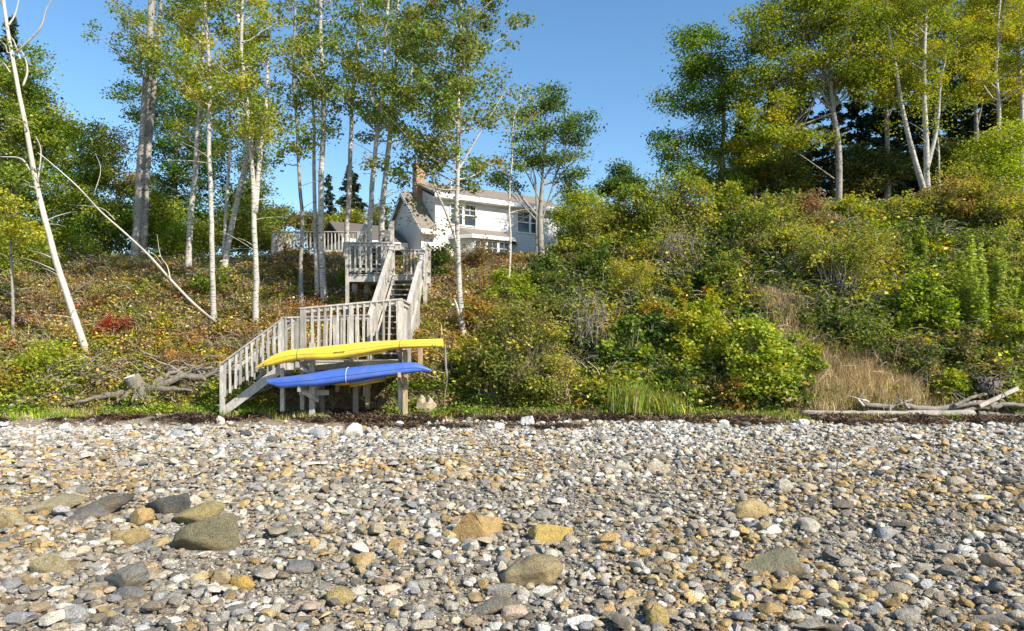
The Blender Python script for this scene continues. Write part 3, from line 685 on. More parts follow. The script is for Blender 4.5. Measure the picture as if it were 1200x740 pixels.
def spruce(px, Y, top_py, wpx, label, pal='spruce', name='spruce_tree', n=9000, low=.12, tr=5, dens=1.0):
    b0 = TB(px, Y); top = P(px, top_py, Y); Ht = top[2]-b0[2]; e = empty(name, b0, label, 'tree', 'dark spruces in the background'); g = G(); t = G()
    t.tube(np.linspace(b0-[0, 0, .2], top, 10), np.linspace(tr*Y/F/2, .015, 10), 7)
    nb = int(Ht*11); Wd = wpx*Y/F/2; C = []; D = []
    for k in range(nb):
        u = (k+R.random())/nb; zz = low+(1-low)*u; L = Wd*(1-zz)**.8*R.uniform(.6, 1.15)+.12; a = R.uniform(0, 6.28)
        s = b0+(top-b0)*zz; d = np.array([math.cos(a), math.sin(a), 0]); ep = s+d*L+[0, 0, L*(-.25+.35*zz)]
        q = bez(s, ep, -.1*L, 5); t.tube(q, np.linspace(.02, .005, 5), 3, cap=False)
        m = int(n/nb*L/Wd*1.9)+6; uu = R.random(m)**.7; pos = s+(ep-s)*uu[:, None]
        sd = np.array([-d[1], d[0], 0]); pos += sd*R.normal(size=(m, 1))*.18*L*(1.1-uu[:, None])+R.normal(size=(m, 3))*[.05, .05, .07]-[0, 0, .08]
        C.append(pos); D.append(np.tile(d+[0, 0, -.2], (m, 1)))
    t.build('trunk', 'dark_bark', e, smooth=True)
    C = np.vstack(C); D = np.vstack(D)
    g.leaves(C, .34*R.uniform(.6, 1.3, len(C)), pick(pal, len(C), .25), .5, .2, D).build('crown', 'needle', e); return e

BG = None
# --- slender pale trees on the left slope (picture points of each trunk)
slender([(106, 418), (100, 410), (90, 380), (72, 325), (52, 255), (40, 205), (28, 140), (14, 60), (2, -20)], 11, .5, .9, 5, 'birch', 'bare leaning white trunk at the left with a curved foot and almost no leaves',
        extra=(([(10, 30), (18, 16), (24, -10)], 2.2, .2), ([(18, 62), (30, 52), (48, 32), (53, 14), (60, 0), (62, -12)], 2.6, -.4), ([(36, 200), (24, 186), (0, 184)], 3, .2), ([(27, 101), (32, 85), (30, 70), (24, 58)], 2.6, .3), ([(44, 215), (48, 178), (42, 160)], 2, 0), ([(24, 70), (14, 45), (0, 42)], 1.8, .3), ([(12, 85), (4, 74), (-6, 72)], 1.6, .2)), bark='pale_bark', dens=.25, bare_low=8, taper=.4)
slender([(160, 310), (163, 250), (166, 190), (171, 120), (176, 60), (178, -20)], 15, .62, 2.0, 22, 'birch', 'thick grey twin trunked tree on top of the left slope',
        extra=(([(168, 300), (172, 200), (180, 110), (186, 40), (190, -20)], 9, .5, 10),), bark='grey_bark', name='poplar_tree', bare_low=2, dens=1.3, taper=.6)
slender([(219, 320), (224, 260), (230, 200), (234, 130), (236, 60), (238, -30)], 9, .45, 1.7, 22, 'yg', 'straight grey birch right of the thick twin trunk', bark='birch', dens=1.1)
slender([(251, 384), (249, 320), (246, 240), (246, 160), (246, 90), (240, 0), (238, -40)], 8, .55, 1.6, 24, ['birch', 'yg'], 'slim grey birch whose foot meets the fallen pale pole', dens=1.2)
slender([(264, 320), (270, 280), (280, 225), (290, 170), (288, 100), (281, 30), (278, -30)], 9, .5, 1.6, 22, 'yg', 'white birch leaning right then straightening, left of the trunk beside it',
        extra=(([(262, 300), (266, 230), (270, 160), (268, 110)], 5, .6, 4),), dens=1.2)
slender([(299, 385), (300, 330), (299, 270), (296, 210), (290, 140), (284, 60), (284, -30)], 9, .55, 1.6, 20, ['yg', 'birch'], 'crooked white birch above the foot of the stairs, curving left at its top',
        extra=(([(299, 250), (304, 190), (312, 120), (314, 60)], 7, .5, 12),), dens=1.2)
slender([(352, 358), (353, 300), (351, 230), (348, 160), (344, 90), (346, 0)], 6.5, .48, 1.3, 18, 'birch', 'thin grey birch left of the birch pair above the landing', dens=1.0, bark='grey_bark')
slender([(380, 357), (377, 300), (375, 240), (378, 170), (379, 100), (376, 30), (376, -30)], 10, .55, 1.5, 22, 'birch', 'bright white birch of the close pair above the landing',
        extra=(([(372, 345), (370, 280), (368, 200), (368, 140), (362, 70)], 6, .5, 12),), dens=1.1)
slender([(403, 310), (407, 250), (410, 190), (413, 120), (418, 60), (422, -20)], 8, .55, 1.4, 20, 'birch', 'straight white birch in front of the dark spruce', dens=1.0)
slender([(430, 352), (433, 290), (437, 220), (443, 150), (450, 80), (456, -20)], 9, .55, 1.5, 20, 'birch', 'white birch leaning right beside the upper stairs',
        extra=(([(440, 120), (431, 80), (425, 30)], 4, .3, 8),), dens=1.0)
slender([(446, 335), (447, 280), (451, 210), (458, 140), (463, 80), (467, -20)], 10, .5, 1.6, 24, 'birch', 'spotted white birch growing right against the upper stairs',
        extra=(([(460, 115), (478, 100), (490, 40)], 3.5, .3, 10),), dens=1.1)
slender([(546, 402), (541, 360), (537, 310), (535, 250), (537, 190), (538, 110), (540, 30), (540, -40)], 9, .48, 2.2, 46, ['birch', 'mid', 'olive'], 'tall full birch standing before the white house between stairs and shrubs',
        extra=(([(537, 290), (525, 255), (512, 225), (500, 190), (484, 165)], 3.5, -.4, 8), ([(544, 395), (536, 362), (532, 350)], 5, -.2), ([(537, 200), (560, 160), (590, 110)], 3, .3, 14), ([(537, 180), (515, 140), (495, 90)], 3, .3, 14)), dens=1.5)
slender([(597, 362), (598, 310), (597, 250), (598, 200), (602, 150), (610, 110)], 3.5, .5, .8, 11, 'birch', 'very thin sapling with few leaves in front of the house', dens=.5, bark='pale_bark', name='sapling', bare_low=10)
slender([(16, 398), (15, 350), (13, 300), (10, 270), (4, 240)], 5, .5, 1.1, 12, ['yg', 'yellow'], 'small grey tree with yellow green leaves at the left edge', dens=1.0, bark='grey_bark', name='young_tree')
# maple in front of the right end of the house
b = GP(634, 318)
broad(634, b[1], [(634, 290), (633, 255), (636, 210)], 9, [(640, 150, 46, 34), (668, 150, 30, 26), (640, 118, 30, 22), (612, 190, 26, 12), (670, 208, 26, 14), (585, 212, 28, 12), (650, 185, 40, 18)],
      ['mid', 'mid', 'dark'], 'small rounded maple with two close grey stems in front of the house', n=6500, lsize=.09, sig=.2,
      limbs=(([(630, 318), (629, 270), (628, 215), (622, 190)], 5), ([(634, 258), (612, 232), (600, 210), (585, 200)], 4), ([(634, 250), (655, 225), (680, 205)], 3)))
# --- trees behind, left
broad(20, 30, [(20, 250), (22, 180)], 9, [(22, 80, 34, 40), (20, 130, 38, 36), (48, 160, 36, 34), (20, 190, 50, 34), (55, 215, 40, 30), (10, 250, 36, 30)], ['mid', 'yg', 'bright', 'green'], 'green and yellow maple filling the left edge behind the leaning white trunk', n=13000)
broad(90, 33, [(90, 270), (92, 220)], 7, [(95, 170, 42, 26), (85, 205, 46, 26), (95, 245, 50, 28), (70, 275, 46, 24), (60, 150, 30, 22)], ['yg', 'bright', 'green'], 'dense green maple between the leaning white trunk and the twin trunk', n=12000)
broad(142, 34, [(140, 260), (136, 210)], 5, [(132, 178, 26, 26), (120, 205, 30, 24), (150, 220, 24, 30), (130, 245, 34, 26)], ['brown', 'olive', 'rust', 'mid'], 'reddish brown thinning tree behind the twin trunk', n=5500, lsize=.1, name='ash_tree')
broad(205, 35, [(205, 250), (205, 190)], 9, [(175, 122, 36, 28), (215, 125, 36, 30), (205, 165, 48, 30), (235, 180, 40, 36), (185, 220, 44, 30), (230, 240, 50, 32), (190, 265, 50, 26)], ['dark', 'mid', 'green'], 'broad dark green tree behind the left birches', n=17000, name='oak_tree')
broad(288, 34, [(288, 260), (290, 210)], 6, [(298, 170, 20, 36), (300, 215, 20, 34), (285, 255, 34, 32), (250, 275, 34, 22), (310, 265, 20, 22)], ['mid', 'dark', 'yg'], 'green tree filling the gap behind the crooked birch', n=9000, name='oak_tree')
spruce(12, 36, 20, 120, 'dark spruce showing above the maple at the left edge', n=6000)
spruce(411, 46, 196, 70, 'pointed dark spruce beyond the deck in the gap of sky', n=9000, tr=3)
spruce(385, 58, 205, 40, 'smaller far spruce left of the pointed one', n=3000, tr=2)
def bgbush(px, Y, blobs, pal, label, n=4500, name='background_bush', lsize=.14, bark='twig'):
    return broad(px, Y, [(px, blobs[0][1]+10)], 3, blobs, pal, label, n=n, lsize=lsize, bark=bark, name=name, sig=.28, cat='bush')
broad(50, 28, [(50, 300)], 4, [(30, 275, 44, 24), (70, 290, 40, 20), (10, 300, 40, 22)], ['mid', 'bright', 'yg'], 'low leafy tree right at the slope top behind the leaning trunk', n=6000, name='young_maple', lsize=.11)
broad(125, 30, [(125, 290)], 4, [(115, 280, 34, 24), (145, 272, 26, 24), (130, 255, 26, 18)], ['green', 'yg', 'mid'], 'leafy low tree filling the gap left of the twin trunk', n=5500, name='young_maple', lsize=.11)
broad(200, 30, [(200, 290)], 4, [(195, 272, 34, 26), (222, 285, 26, 20), (186, 250, 22, 20)], ['mid', 'yg', 'bright'], 'low green tree filling the gap right of the twin trunk', n=5500, name='young_maple', lsize=.11)
broad(262, 31, [(262, 290)], 4, [(256, 280, 30, 20), (280, 268, 26, 26), (305, 280, 22, 20)], ['olive', 'mid', 'yg'], 'low olive tree filling the gap behind the leaning white birch', n=5500, name='young_maple', lsize=.11)
broad(885, 36, [(885, 200)], 5, [(880, 200, 36, 22), (915, 190, 36, 26), (860, 215, 30, 18), (930, 215, 36, 16)], ['dark', 'mid', 'olive'], 'dark low tree between the blue green and the spreading maple', n=9000, name='young_maple')
broad(1015, 35, [(1015, 210)], 5, [(1010, 215, 36, 18), (1040, 200, 30, 24), (1000, 190, 20, 20)], ['dark', 'dark', 'olive'], 'dark low tree left of the leaning birch stem', n=7000, name='young_maple')
broad(1130, 34, [(1130, 210)], 5, [(1125, 215, 36, 20), (1150, 190, 34, 26), (1180, 210, 34, 20), (1115, 180, 20, 20)], ['dark', 'olive', 'mid'], 'dark low tree in the shade between the right birches', n=8500, name='young_maple')
bgbush(325, 44, [(322, 255, 22, 14), (318, 275, 24, 18)], ['olive', 'rust', 'mid'], 'pinkish olive bush on the skyline left of the thin birch')
bgbush(362, 46, [(360, 258, 22, 12), (372, 275, 30, 16)], ['olive', 'brown', 'mid'], 'olive bush on the skyline behind the birch pair')
bgbush(395, 44, [(395, 270, 26, 16), (405, 258, 18, 10)], ['yg', 'olive', 'mid'], 'yellow green bush at the foot of the pointed spruce')
bgbush(445, 50, [(443, 250, 14, 12), (440, 262, 22, 12)], ['mid', 'olive'], 'green bush between the spruce and the house gable', n=2500)

# --- trees behind, right
broad(846, 33, [(846, 190), (848, 130), (840, 80)], 6, [(828, 52, 32, 30), (808, 85, 32, 28), (852, 80, 30, 30), (800, 120, 32, 24), (845, 125, 40, 26), (805, 165, 38, 24), (850, 175, 40, 26), (800, 200, 30, 20), (840, 215, 40, 20)],
      ['green', 'bright', 'mid'], 'full blue green maple with an open left side at the edge of the sky', n=13500, lsize=.125)
broad(982, 31, [(983, 180), (975, 120), (972, 60)], 7.5, [(890, 40, 32, 34), (930, 20, 50, 34), (985, 30, 52, 40), (905, 90, 40, 30), (960, 80, 54, 30), (1010, 90, 36, 34), (900, 130, 40, 22), (935, 160, 44, 18), (885, 165, 30, 20), (960, -20, 60, 30)],
      ['yg', 'mid', 'yellow', 'mid'], 'large spreading yellow green maple with a pale forked trunk', n=25000, lsize=.12, bark='grey_bark',
      limbs=(([(975, 130), (955, 95), (935, 60)], 3.5), ([(975, 120), (990, 80), (985, 30)], 3.5), ([(972, 130), (1000, 100), (1020, 90)], 2.5), ([(978, 210), (935, 180), (905, 165)], 1.8)))
b = GP(1090, 243)
slender([(1088, 243), (1087, 200), (1084, 140), (1083, 90), (1085, 30), (1085, -30)], 9, .5, 2.4, 34, ['yellow', 'yg', 'mid'], 'pale birch with a second stem leaning left from its foot on the right bank', Y=30,
        extra=(([(1084, 228), (1070, 180), (1058, 130), (1050, 80), (1040, 30)], 7, .3, 26), ([(1086, 200), (1098, 150), (1102, 100), (1110, 60)], 5, .3, 14)), dens=1.7, lsize=.11)
slender([(1101, 228), (1100, 180), (1097, 140), (1096, 60)], 3.5, .7, 1.2, 10, ['yg', 'mid'], 'very thin straight stem right of the forked pale birch', Y=32, dens=1.2, lsize=.11, name='sapling')
slender([(1172, 215), (1171, 150), (1168, 80), (1172, -20)], 7, .45, 2.2, 30, ['yellow', 'yg'], 'birch with yellow foliage close to the right edge', Y=31, dens=1.8, lsize=.11)
slender([(1197, 200), (1196, 120), (1192, 60), (1190, -30)], 7, .45, 2.2, 30, ['yg', 'mid'], 'birch half cut by the right edge of the photo', Y=32, dens=1.8, lsize=.11)
broad(1040, 35, [(1040, 180), (1038, 100)], 7, [(1035, 30, 50, 30), (1050, 70, 46, 26), (1030, 0, 56, 24), (1090, 20, 40, 26)], ['yg', 'yellow', 'mid'], 'yellow green maple crown high between the two pale birches', n=15000)
broad(1145, 36, [(1145, 180), (1142, 100)], 7, [(1130, 40, 44, 34), (1170, 30, 40, 34), (1150, 85, 46, 28), (1190, 110, 30, 30), (1150, -10, 60, 26)], ['yg', 'mid', 'yellow'], 'maple with dense yellow green crown behind the right birches', n=17000)
broad(1150, 27, [(1160, 215), (1170, 185)], 4, [(1160, 180, 26, 18), (1190, 165, 24, 20), (1175, 205, 28, 16), (1140, 205, 22, 12)], ['bright', 'yg'], 'bright green low maple sapling on the bank at the right edge', n=5000, lsize=.1, name='maple_sapling')
broad(725, 40, [(725, 215)], 4, [(725, 205, 12, 12), (735, 220, 16, 12), (712, 222, 14, 10)], ['dark', 'mid'], 'small dark tree on the skyline right of the house', n=3000, name='cedar_tree', lsize=.14)
broad(690, 33, [(688, 260), (688, 240)], 5, [(680, 235, 26, 16), (668, 258, 22, 20), (700, 250, 26, 20), (690, 275, 36, 18)], ['bright', 'yg'], 'light green bushy tree against the right end of the house', n=9000, name='willow_tree', lsize=.1)
for k, (px, Y, tp, w, lab) in enumerate([
  (905, 40, 95, 90, 'dark spruce behind the lower left of the spreading maple'), (940, 42, 70, 90, 'dark spruce behind the trunk of the spreading maple'),
  (1005, 41, 60, 80, 'dark spruce seen between the spreading maple and leaning stem'), (1035, 39, 85, 90, 'dark spruce behind the leaning birch stem'),
  (1065, 43, 40, 90, 'tall dark spruce behind the fork of the pale birch'), (1115, 38, 70, 90, 'dark spruce right of the pale forked birch'),
  (1150, 41, 50, 100, 'dark spruce in the shade below the yellow maple crown'), (1190, 38, 60, 100, 'dark spruce at the right edge behind the birches'),
  (870, 41, 120, 80, 'dark spruce between the blue green maple and the spreading maple'),
  (925, 46, 100, 100, 'far dark spruce in the second row left of the spreading maple trunk'), (975, 47, 90, 100, 'far dark spruce hidden right behind the spreading maple trunk'),
  (1052, 48, 80, 110, 'far dark spruce in the second row behind the leaning birch stem'), (1092, 46, 60, 100, 'far dark spruce directly behind the upright birch stem'),
  (1132, 47, 80, 110, 'far dark spruce in the second row right of the forked birch'), (1172, 48, 70, 110, 'far dark spruce in the second row near the right edge')]):
    spruce(px, Y, tp, w, lab, n=8500, low=.03)

# ------------------------------------------------------------------ shrubs
def shrub(px, py, w, h, pal, label, n=3200, kind='round', lsize=.085, name='shrub', lift=0, group=None, tw='twig'):
    """px,py foot of the plant in the picture; w,h its size there"""
    b0 = GP(px, py); s = b0[1]/F; W = w*s/2; Hh = h*s; e = empty(name, b0, label, 'shrub', group or ('shrubs on the left slope' if px < 540 else 'shrubs covering the right bank')); g = G(); L = G()
    if kind == 'round':
        lsize *= 1.3; W *= 1.06; Hh *= 1.04; n = int(n*1.15); k = max(24, n//60); d = R.normal(size=(k, 3)); d /= np.linalg.norm(d, axis=1)[:, None]; d[:, 2] = np.abs(d[:, 2])
        lump = .7+.55*fbm(d[:, 0]*2.2+px, d[:, 1]*2.2, d[:, 2]*2.2, s=px % 37)
        C = d*(R.random((k, 1))**.35)*lump[:, None]*[W, W*.8, Hh]+b0+[0, 0, .05*Hh]
        for c in C: g.tube(bez(b0+R.normal(size=3)*[.1*W, .1*W, 0], c, .15*Hh, 5)+R.normal(size=(5, 3))*.015, np.linspace(.014, .004, 5), 3, cap=False)
        which = np.repeat(np.arange(k), R.poisson(n/k*(.3+1.4*R.random(k)))); c = C[which]+R.normal(size=(len(which), 3))*[.13, .13, .09]*max(.6, min(1.4, W))
        c[:, 2] = np.maximum(c[:, 2], H(c[:, 0], c[:, 1])+.02)
        tone = pick(pal, k, .2)[which]*.55+pick(pal, len(c), .22)*.45; L.leaves(c, lsize*R.uniform(.55, 1.25, len(c)), tone, .5)
    elif kind == 'arch':       # arching canes clothed with small leaves
        k = max(18, n//90); C = []; T = []
        for q in range(k):
            a = R.uniform(0, 6.28); rr = R.uniform(.3, 1.15); tip = b0+[math.cos(a)*W*rr, math.sin(a)*W*rr*.8, Hh*R.uniform(.25, .9)]
            q_ = bez(b0+R.normal(size=3)*[.15*W, .15*W, 0], tip, Hh*R.uniform(.4, .8), 9); g.tube(q_, np.linspace(.014, .003, 9), 4, cap=False)
            m = R.poisson(n/k); u = .25+.75*R.random(m)**.7; pp = np.array([along(q_, z) for z in u]); C.append(pp+R.normal(size=(m, 3))*.09); T.append(np.tile(pick(pal, 1, .2), (m, 1)))
        C = np.vstack(C); T = np.vstack(T); L.leaves(C, lsize*R.uniform(.55, 1.2, len(C)), T*.6+pick(pal, len(C))*.4, .4)
    elif kind == 'spire':      # upright leafy wands
        lsize *= 1.3; k = max(10, int(W*20)); C = []; D = []; T = []
        for q in range(k):
            a = R.uniform(0, 6.28); rr = R.random()**.6; f0 = b0+[math.cos(a)*W*rr*.8, math.sin(a)*W*rr*.5, -.05]; f0[2] = Hs(f0[0], f0[1])
            hh = Hh*R.uniform(.4, 1.12)*(1-.3*rr); tip = f0+[math.cos(a)*.15*W, math.sin(a)*.1*W, hh]; q_ = bez(f0, tip, .03, 7); g.tube(q_, np.linspace(.012, .003, 7), 4, cap=False)
            m = int(n/k); u = .15+.85*R.random(m); pp = np.array([along(q_, z) for z in u]); ang = R.uniform(0, 6.28, m); dd = np.stack([np.cos(ang), np.sin(ang), np.full(m, .8)], 1)
            C.append(pp+dd*R.uniform(.05, .2, (m, 1))*(1.15-u[:, None]*.8)+R.normal(size=(m, 3))*.02); D.append(dd); T.append(np.tile(pick(pal, 1, .12), (m, 1)))
        C = np.vstack(C); D = np.vstack(D); T = np.vstack(T); L.leaves(C, lsize*R.uniform(.7, 1.3, len(C)), T*.6+pick(pal, len(C), .15)*.4, .7, .27, D)
    elif kind == 'twig':       # bare grey tangle
        for q in range(n):
            a = R.uniform(0, 6.28); rr = R.uniform(.3, 1.1); tip = b0+[math.cos(a)*W*rr, math.sin(a)*W*rr*.6-.2*W, Hh*R.uniform(.05, .75)]
            q_ = bez(b0+R.normal(size=3)*[.25*W, .15*W, .02], tip, Hh*R.uniform(.5, 1.0), 8)+R.normal(size=(8, 3))*.035; g.tube(q_, np.linspace(.012, .003, 8), 4, cap=False)
            for _ in range(3):
                s1 = along(q_, R.uniform(.4, .95)); e1 = s1+R.normal(size=3)*.2; g.tube(np.array([s1, (s1+e1)/2+R.normal(size=3)*.03, e1]), [.007, .005, .002], 3, cap=False)
    if kind == 'twig':
        m = 900; c = b0+R.normal(size=(m, 3))*[W*.55, W*.3, Hh*.3]+[0, 0, Hh*.55]; L.leaves(c, .1*R.uniform(.6, 1.2, m), pick(['yg', 'olive', 'mid'], m), .4)
    g.build('stem', tw, e)
    if L.n: L.build('foliage', 'leaf', e)
    return e
SH = [
 # px, py, w, h, palette, label, n, kind, lsize
 (612, 462, 120, 105, ['olive', 'yg', 'brown', 'mid'], 'big rounded olive shrub right of the kayak racks', 9000, 'round', .075),
 (575, 470, 66, 60, ['mid', 'dark', 'olive'], 'dark shrub at the left flank of the big olive shrub', 3500, 'round', .075),
 (660, 476, 56, 60, ['yg', 'olive', 'tan'], 'grassy yellow shrub right of the big olive shrub', 3500, 'arch', .07),
 (598, 362, 58, 42, ['bright', 'bright', 'yg'], 'bright green small shrub at the foot of the thin sapling', 2600, 'round', .085),
 (640, 385, 74, 46, ['mid', 'dark', 'olive'], 'dark green shrub below the small maple', 3000, 'round', .08),
 (700, 330, 60, 40, ['dark', 'mid'], 'dark shrub above the grey twiggy tangle', 2600, 'round', .08),
 (668, 330, 40, 34, ['brown', 'olive', 'dark'], 'brown shrub right of the small maple stems', 2000, 'round', .08),
 (560, 318, 70, 34, ['brown', 'olive', 'rust'], 'brown shrub below the bay window', 2600, 'round', .075),
 (612, 305, 60, 22, ['brown', 'tan', 'olive'], 'low tan and brown shrub at the house corner', 2200, 'round', .075),
 (515, 325, 50, 42, ['mid', 'olive', 'dark'], 'green shrub right of the upper stair railing', 2500, 'round', .08),
 (480, 288, 40, 16, ['mid', 'olive'], 'small bush behind the upper landing rail', 1200, 'round', .08),
 (690, 412, 90, 80, ['tan'], 'grey bare twiggy tangle in the middle of the bank', 36, 'twig', .08),
 (740, 368, 70, 64, ['yg', 'orange', 'yellow'], 'yellow and orange tinged shrub above the twiggy tangle', 3600, 'arch', .08),
 (735, 440, 60, 60, ['mid', 'dark', 'bright'], 'green broad leaved shrub below the twiggy tangle', 3000, 'round', .095),
 (765, 425, 44, 50, ['dark', 'mid'], 'dark hollow shrub in the middle of the right bank', 2200, 'round', .085),
 (795, 320, 100, 70, ['tan'], 'large arching tangle of bare grey branches high on the bank', 38, 'twig', .08),
 (790, 268, 110, 60, ['yg', 'olive', 'mid'], 'wide yellow green shrub crowning the bare arching branches', 6500, 'round', .09),
 (735, 272, 60, 52, ['olive', 'yg', 'mid'], 'olive shrub at the left end of the bank top', 3600, 'round', .09),
 (850, 262, 60, 46, ['yg', 'mid'], 'yellow green shrub below the blue green maple', 3200, 'round', .09),
 (805, 372, 60, 46, ['yg', 'yellow', 'orange'], 'yellow flowering weeds in the middle of the right bank', 2600, 'spire', .08),
 (850, 350, 56, 50, ['olive', 'mid', 'yg'], 'olive shrub left of the bare earth slip', 2600, 'round', .08),
 (862, 300, 30, 60, ['bright', 'mid'], 'narrow upright green plant high above the earth slip', 1500, 'spire', .1),
 (822, 428, 70, 74, ['bright', 'yellow', 'yg'], 'bright green shrub in the centre of the right bank', 6500, 'round', .09),
 (892, 468, 84, 84, ['yg', 'lime', 'bright'], 'tall vivid yellow green shrub left of the dry grass', 8000, 'round', .09),
 (800, 474, 60, 44, ['mid', 'dark', 'yg'], 'dark shrub behind the long grass tufts', 2500, 'round', .08),
 (850, 484, 70, 38, ['yellow', 'rust', 'olive', 'orange'], 'low red tinged shrub at the foot of the vivid one', 2200, 'round', .075),
 (700, 480, 50, 28, ['mid', 'bright', 'olive'], 'low green shrub left of the long grass tuft', 1800, 'round', .07),
 (945, 272, 70, 44, ['rust', 'brown', 'olive'], 'rust brown shrub at the bank top below the pale maple trunk', 3400, 'round', .085),
 (900, 268, 44, 40, ['mid', 'yg'], 'green shrub left of the rust brown one', 2200, 'round', .085),
 (1000, 262, 60, 30, ['yg', 'olive', 'yellow'], 'yellow green shrub right of the rust brown one', 2800, 'round', .085),
 (982, 352, 120, 88, ['yg', 'olive', 'yellow', 'mid'], 'very wide yellow olive shrub above the dry grass', 9500, 'arch', .085),
 (1030, 330, 56, 60, ['orange', 'yg', 'olive'], 'orange tipped shrub at the right side of the wide olive one', 3000, 'arch', .08),
 (960, 400, 60, 50, ['mid', 'dark', 'olive'], 'dark green shrub hanging above the left end of the dry grass', 3000, 'round', .08),
 (1010, 420, 84, 56, ['olive', 'mid', 'dark'], 'shaded olive shrub hanging above the dry grass', 3600, 'round', .08),
 (1062, 262, 60, 34, ['olive', 'yg'], 'olive shrub round the foot of the forked birch', 2400, 'round', .085),
 (1078, 318, 50, 66, ['mid', 'bright', 'lime'], 'blue green upright weeds above the leafy spires', 2300, 'spire', .1),
 (1080, 392, 88, 66, ['bright', 'mid', 'bright'], 'broad leaved green shrub left of the tall leafy spires', 5500, 'round', .1),
 (1150, 388, 110, 108, ['lime', 'lime', 'bright'], 'tall pale green leafy spires near the right edge', 6500, 'spire', .115),
 (1062, 445, 70, 52, ['dark', 'mid', 'brown'], 'dark shrub above the right end of the dry grass', 2800, 'round', .08),
 (1135, 440, 76, 50, ['mid', 'olive', 'brown'], 'dull green shrub below the leafy spires', 3000, 'round', .08),
 (1190, 430, 60, 60, ['bright', 'olive', 'yg'], 'green shrub at the right edge below the spires', 2800, 'round', .085),
 (1110, 466, 46, 34, ['bright', 'yg'], 'bright small bush just behind the driftwood root', 2200, 'round', .075),
 (1185, 474, 44, 34, ['yg', 'tan', 'mid'], 'yellowing bush behind the pale driftwood plank', 1800, 'round', .075),
 (1120, 262, 90, 56, ['olive', 'yg', 'rust'], 'wide olive shrub with red tips right of the forked birch', 5500, 'round', .085),
 (1175, 272, 70, 54, ['yg', 'olive'], 'yellow green shrub on the bank top at the right edge', 3600, 'round', .085),
 (1160, 310, 90, 44, ['olive', 'mid', 'yg'], 'arching olive shrub above the tall leafy spires', 3600, 'arch', .085),
 (770, 238, 84, 36, ['yg', 'mid', 'olive'], 'tall yellow green shrub cresting the bank top right of the house', 5200, 'round', .1),
 (835, 236, 60, 36, ['mid', 'olive', 'yg'], 'rounded olive shrub on the crest below the blue green maple', 3200, 'round', .1),
 (700, 262, 50, 34, ['lime', 'yg'], 'light green shrub on the crest at the foot of the bushy tree', 2800, 'round', .09),
 (905, 242, 60, 22, ['olive', 'mid'], 'low olive shrub on the crest left of the spreading maple foot', 2200, 'round', .09),
 (1020, 244, 70, 22, ['yg', 'mid'], 'low yellow green shrub on the crest between the two pale trunks', 2400, 'round', .09),
 (1140, 250, 80, 40, ['yg', 'olive', 'rust'], 'rusty tipped shrub on the crest near the right edge', 3600, 'round', .09),
 (905, 300, 90, 70, ['olive', 'yg', 'mid'], 'mounded olive green shrub above the earth slip', 6000, 'round', .09),
 (690, 300, 80, 60, ['mid', 'olive', 'yg'], 'broad green mound below the bushy tree at the house end', 5500, 'round', .09),
 (1185, 350, 70, 66, ['yg', 'olive', 'mid'], 'mounded yellow green shrub cut by the right edge', 4200, 'round', .09),
 (770, 400, 66, 50, ['olive', 'yellow', 'orange', 'mid'], 'bulging yellow olive shrub in the heart of the right bank', 4200, 'round', .09),
 (640, 345, 70, 44, ['olive', 'dark', 'mid'], 'olive mound just below the small maple stems', 3600, 'round', .085),
 (940, 455, 50, 60, ['yg', 'mid', 'bright'], 'green shrub at the left end of the dry grass', 3200, 'round', .085),
 # left slope
 (134, 396, 56, 24, ['red'], 'flame red low shrub on the left slope', 1500, 'round', .06),
 (250, 345, 44, 34, ['mid', 'bright'], 'dark green bush between two slim birches on the left slope', 1900, 'round', .075),
 (455, 345, 34, 36, ['bright', 'yg', 'mid'], 'bright green bush left of the upper stairs', 1500, 'round', .08),
 (395, 300, 60, 24, ['orange', 'yg'], 'orange and yellow bush in front of the deck railing', 2200, 'round', .075),
 (340, 318, 50, 28, ['rust', 'olive'], 'rust coloured bush below the left end of the deck', 2000, 'round', .075),
 (414, 340, 40, 34, ['mid', 'bright', 'yg'], 'green bush between the birches left of the stairs', 1800, 'round', .08),
 (60, 440, 90, 34, ['yellow', 'yg', 'bright'], 'low yellow green bush below the leaning white trunk', 3400, 'round', .07),
 (20, 455, 60, 30, ['yellow', 'olive', 'orange'], 'yellow bush on the bank edge at the far left', 2200, 'round', .07),
 (190, 425, 60, 24, ['yg', 'orange', 'olive'], 'yellow and orange bush above the cut stump', 2000, 'round', .07),
 (90, 300, 70, 34, ['mid', 'yg', 'olive'], 'green bush at the top of the left slope behind the leaning trunk', 2600, 'round', .09),
 (30, 320, 70, 44, ['mid', 'yg'], 'green bush at the left edge above the brown slope', 2800, 'round', .09),
 (205, 308, 50, 44, ['mid', 'bright', 'yg'], 'leafy green bush between the twin trunk and the grey birch', 2400, 'round', .09),
 (240, 305, 40, 40, ['olive', 'mid', 'rust'], 'olive bush behind the left birches at the slope top', 2200, 'round', .09),
 (300, 305, 46, 40, ['mid', 'olive'], 'green bush left of the deck among the birches', 2200, 'round', .09),
 (215, 440, 60, 30, ['rust', 'brown', 'orange'], 'rusty brown bramble left of the stair foot', 2000, 'arch', .06),
 (545, 455, 44, 50, ['dark', 'mid', 'yg'], 'shaded bush behind the blue kayak tip', 2200, 'round', .075),
 (560, 395, 60, 46, ['yg', 'olive', 'rust'], 'yellow green bush at the foot of the tall full birch', 2600, 'round', .075),
]
for (px, py, w, h, pal, lab, n, kind, ls) in SH:
    shrub(px, py, w, h, pal, lab, int(n*1.0), kind, ls, name={'twig': 'bare_shrub', 'spire': 'leafy_weed'}.get(kind, 'shrub'))

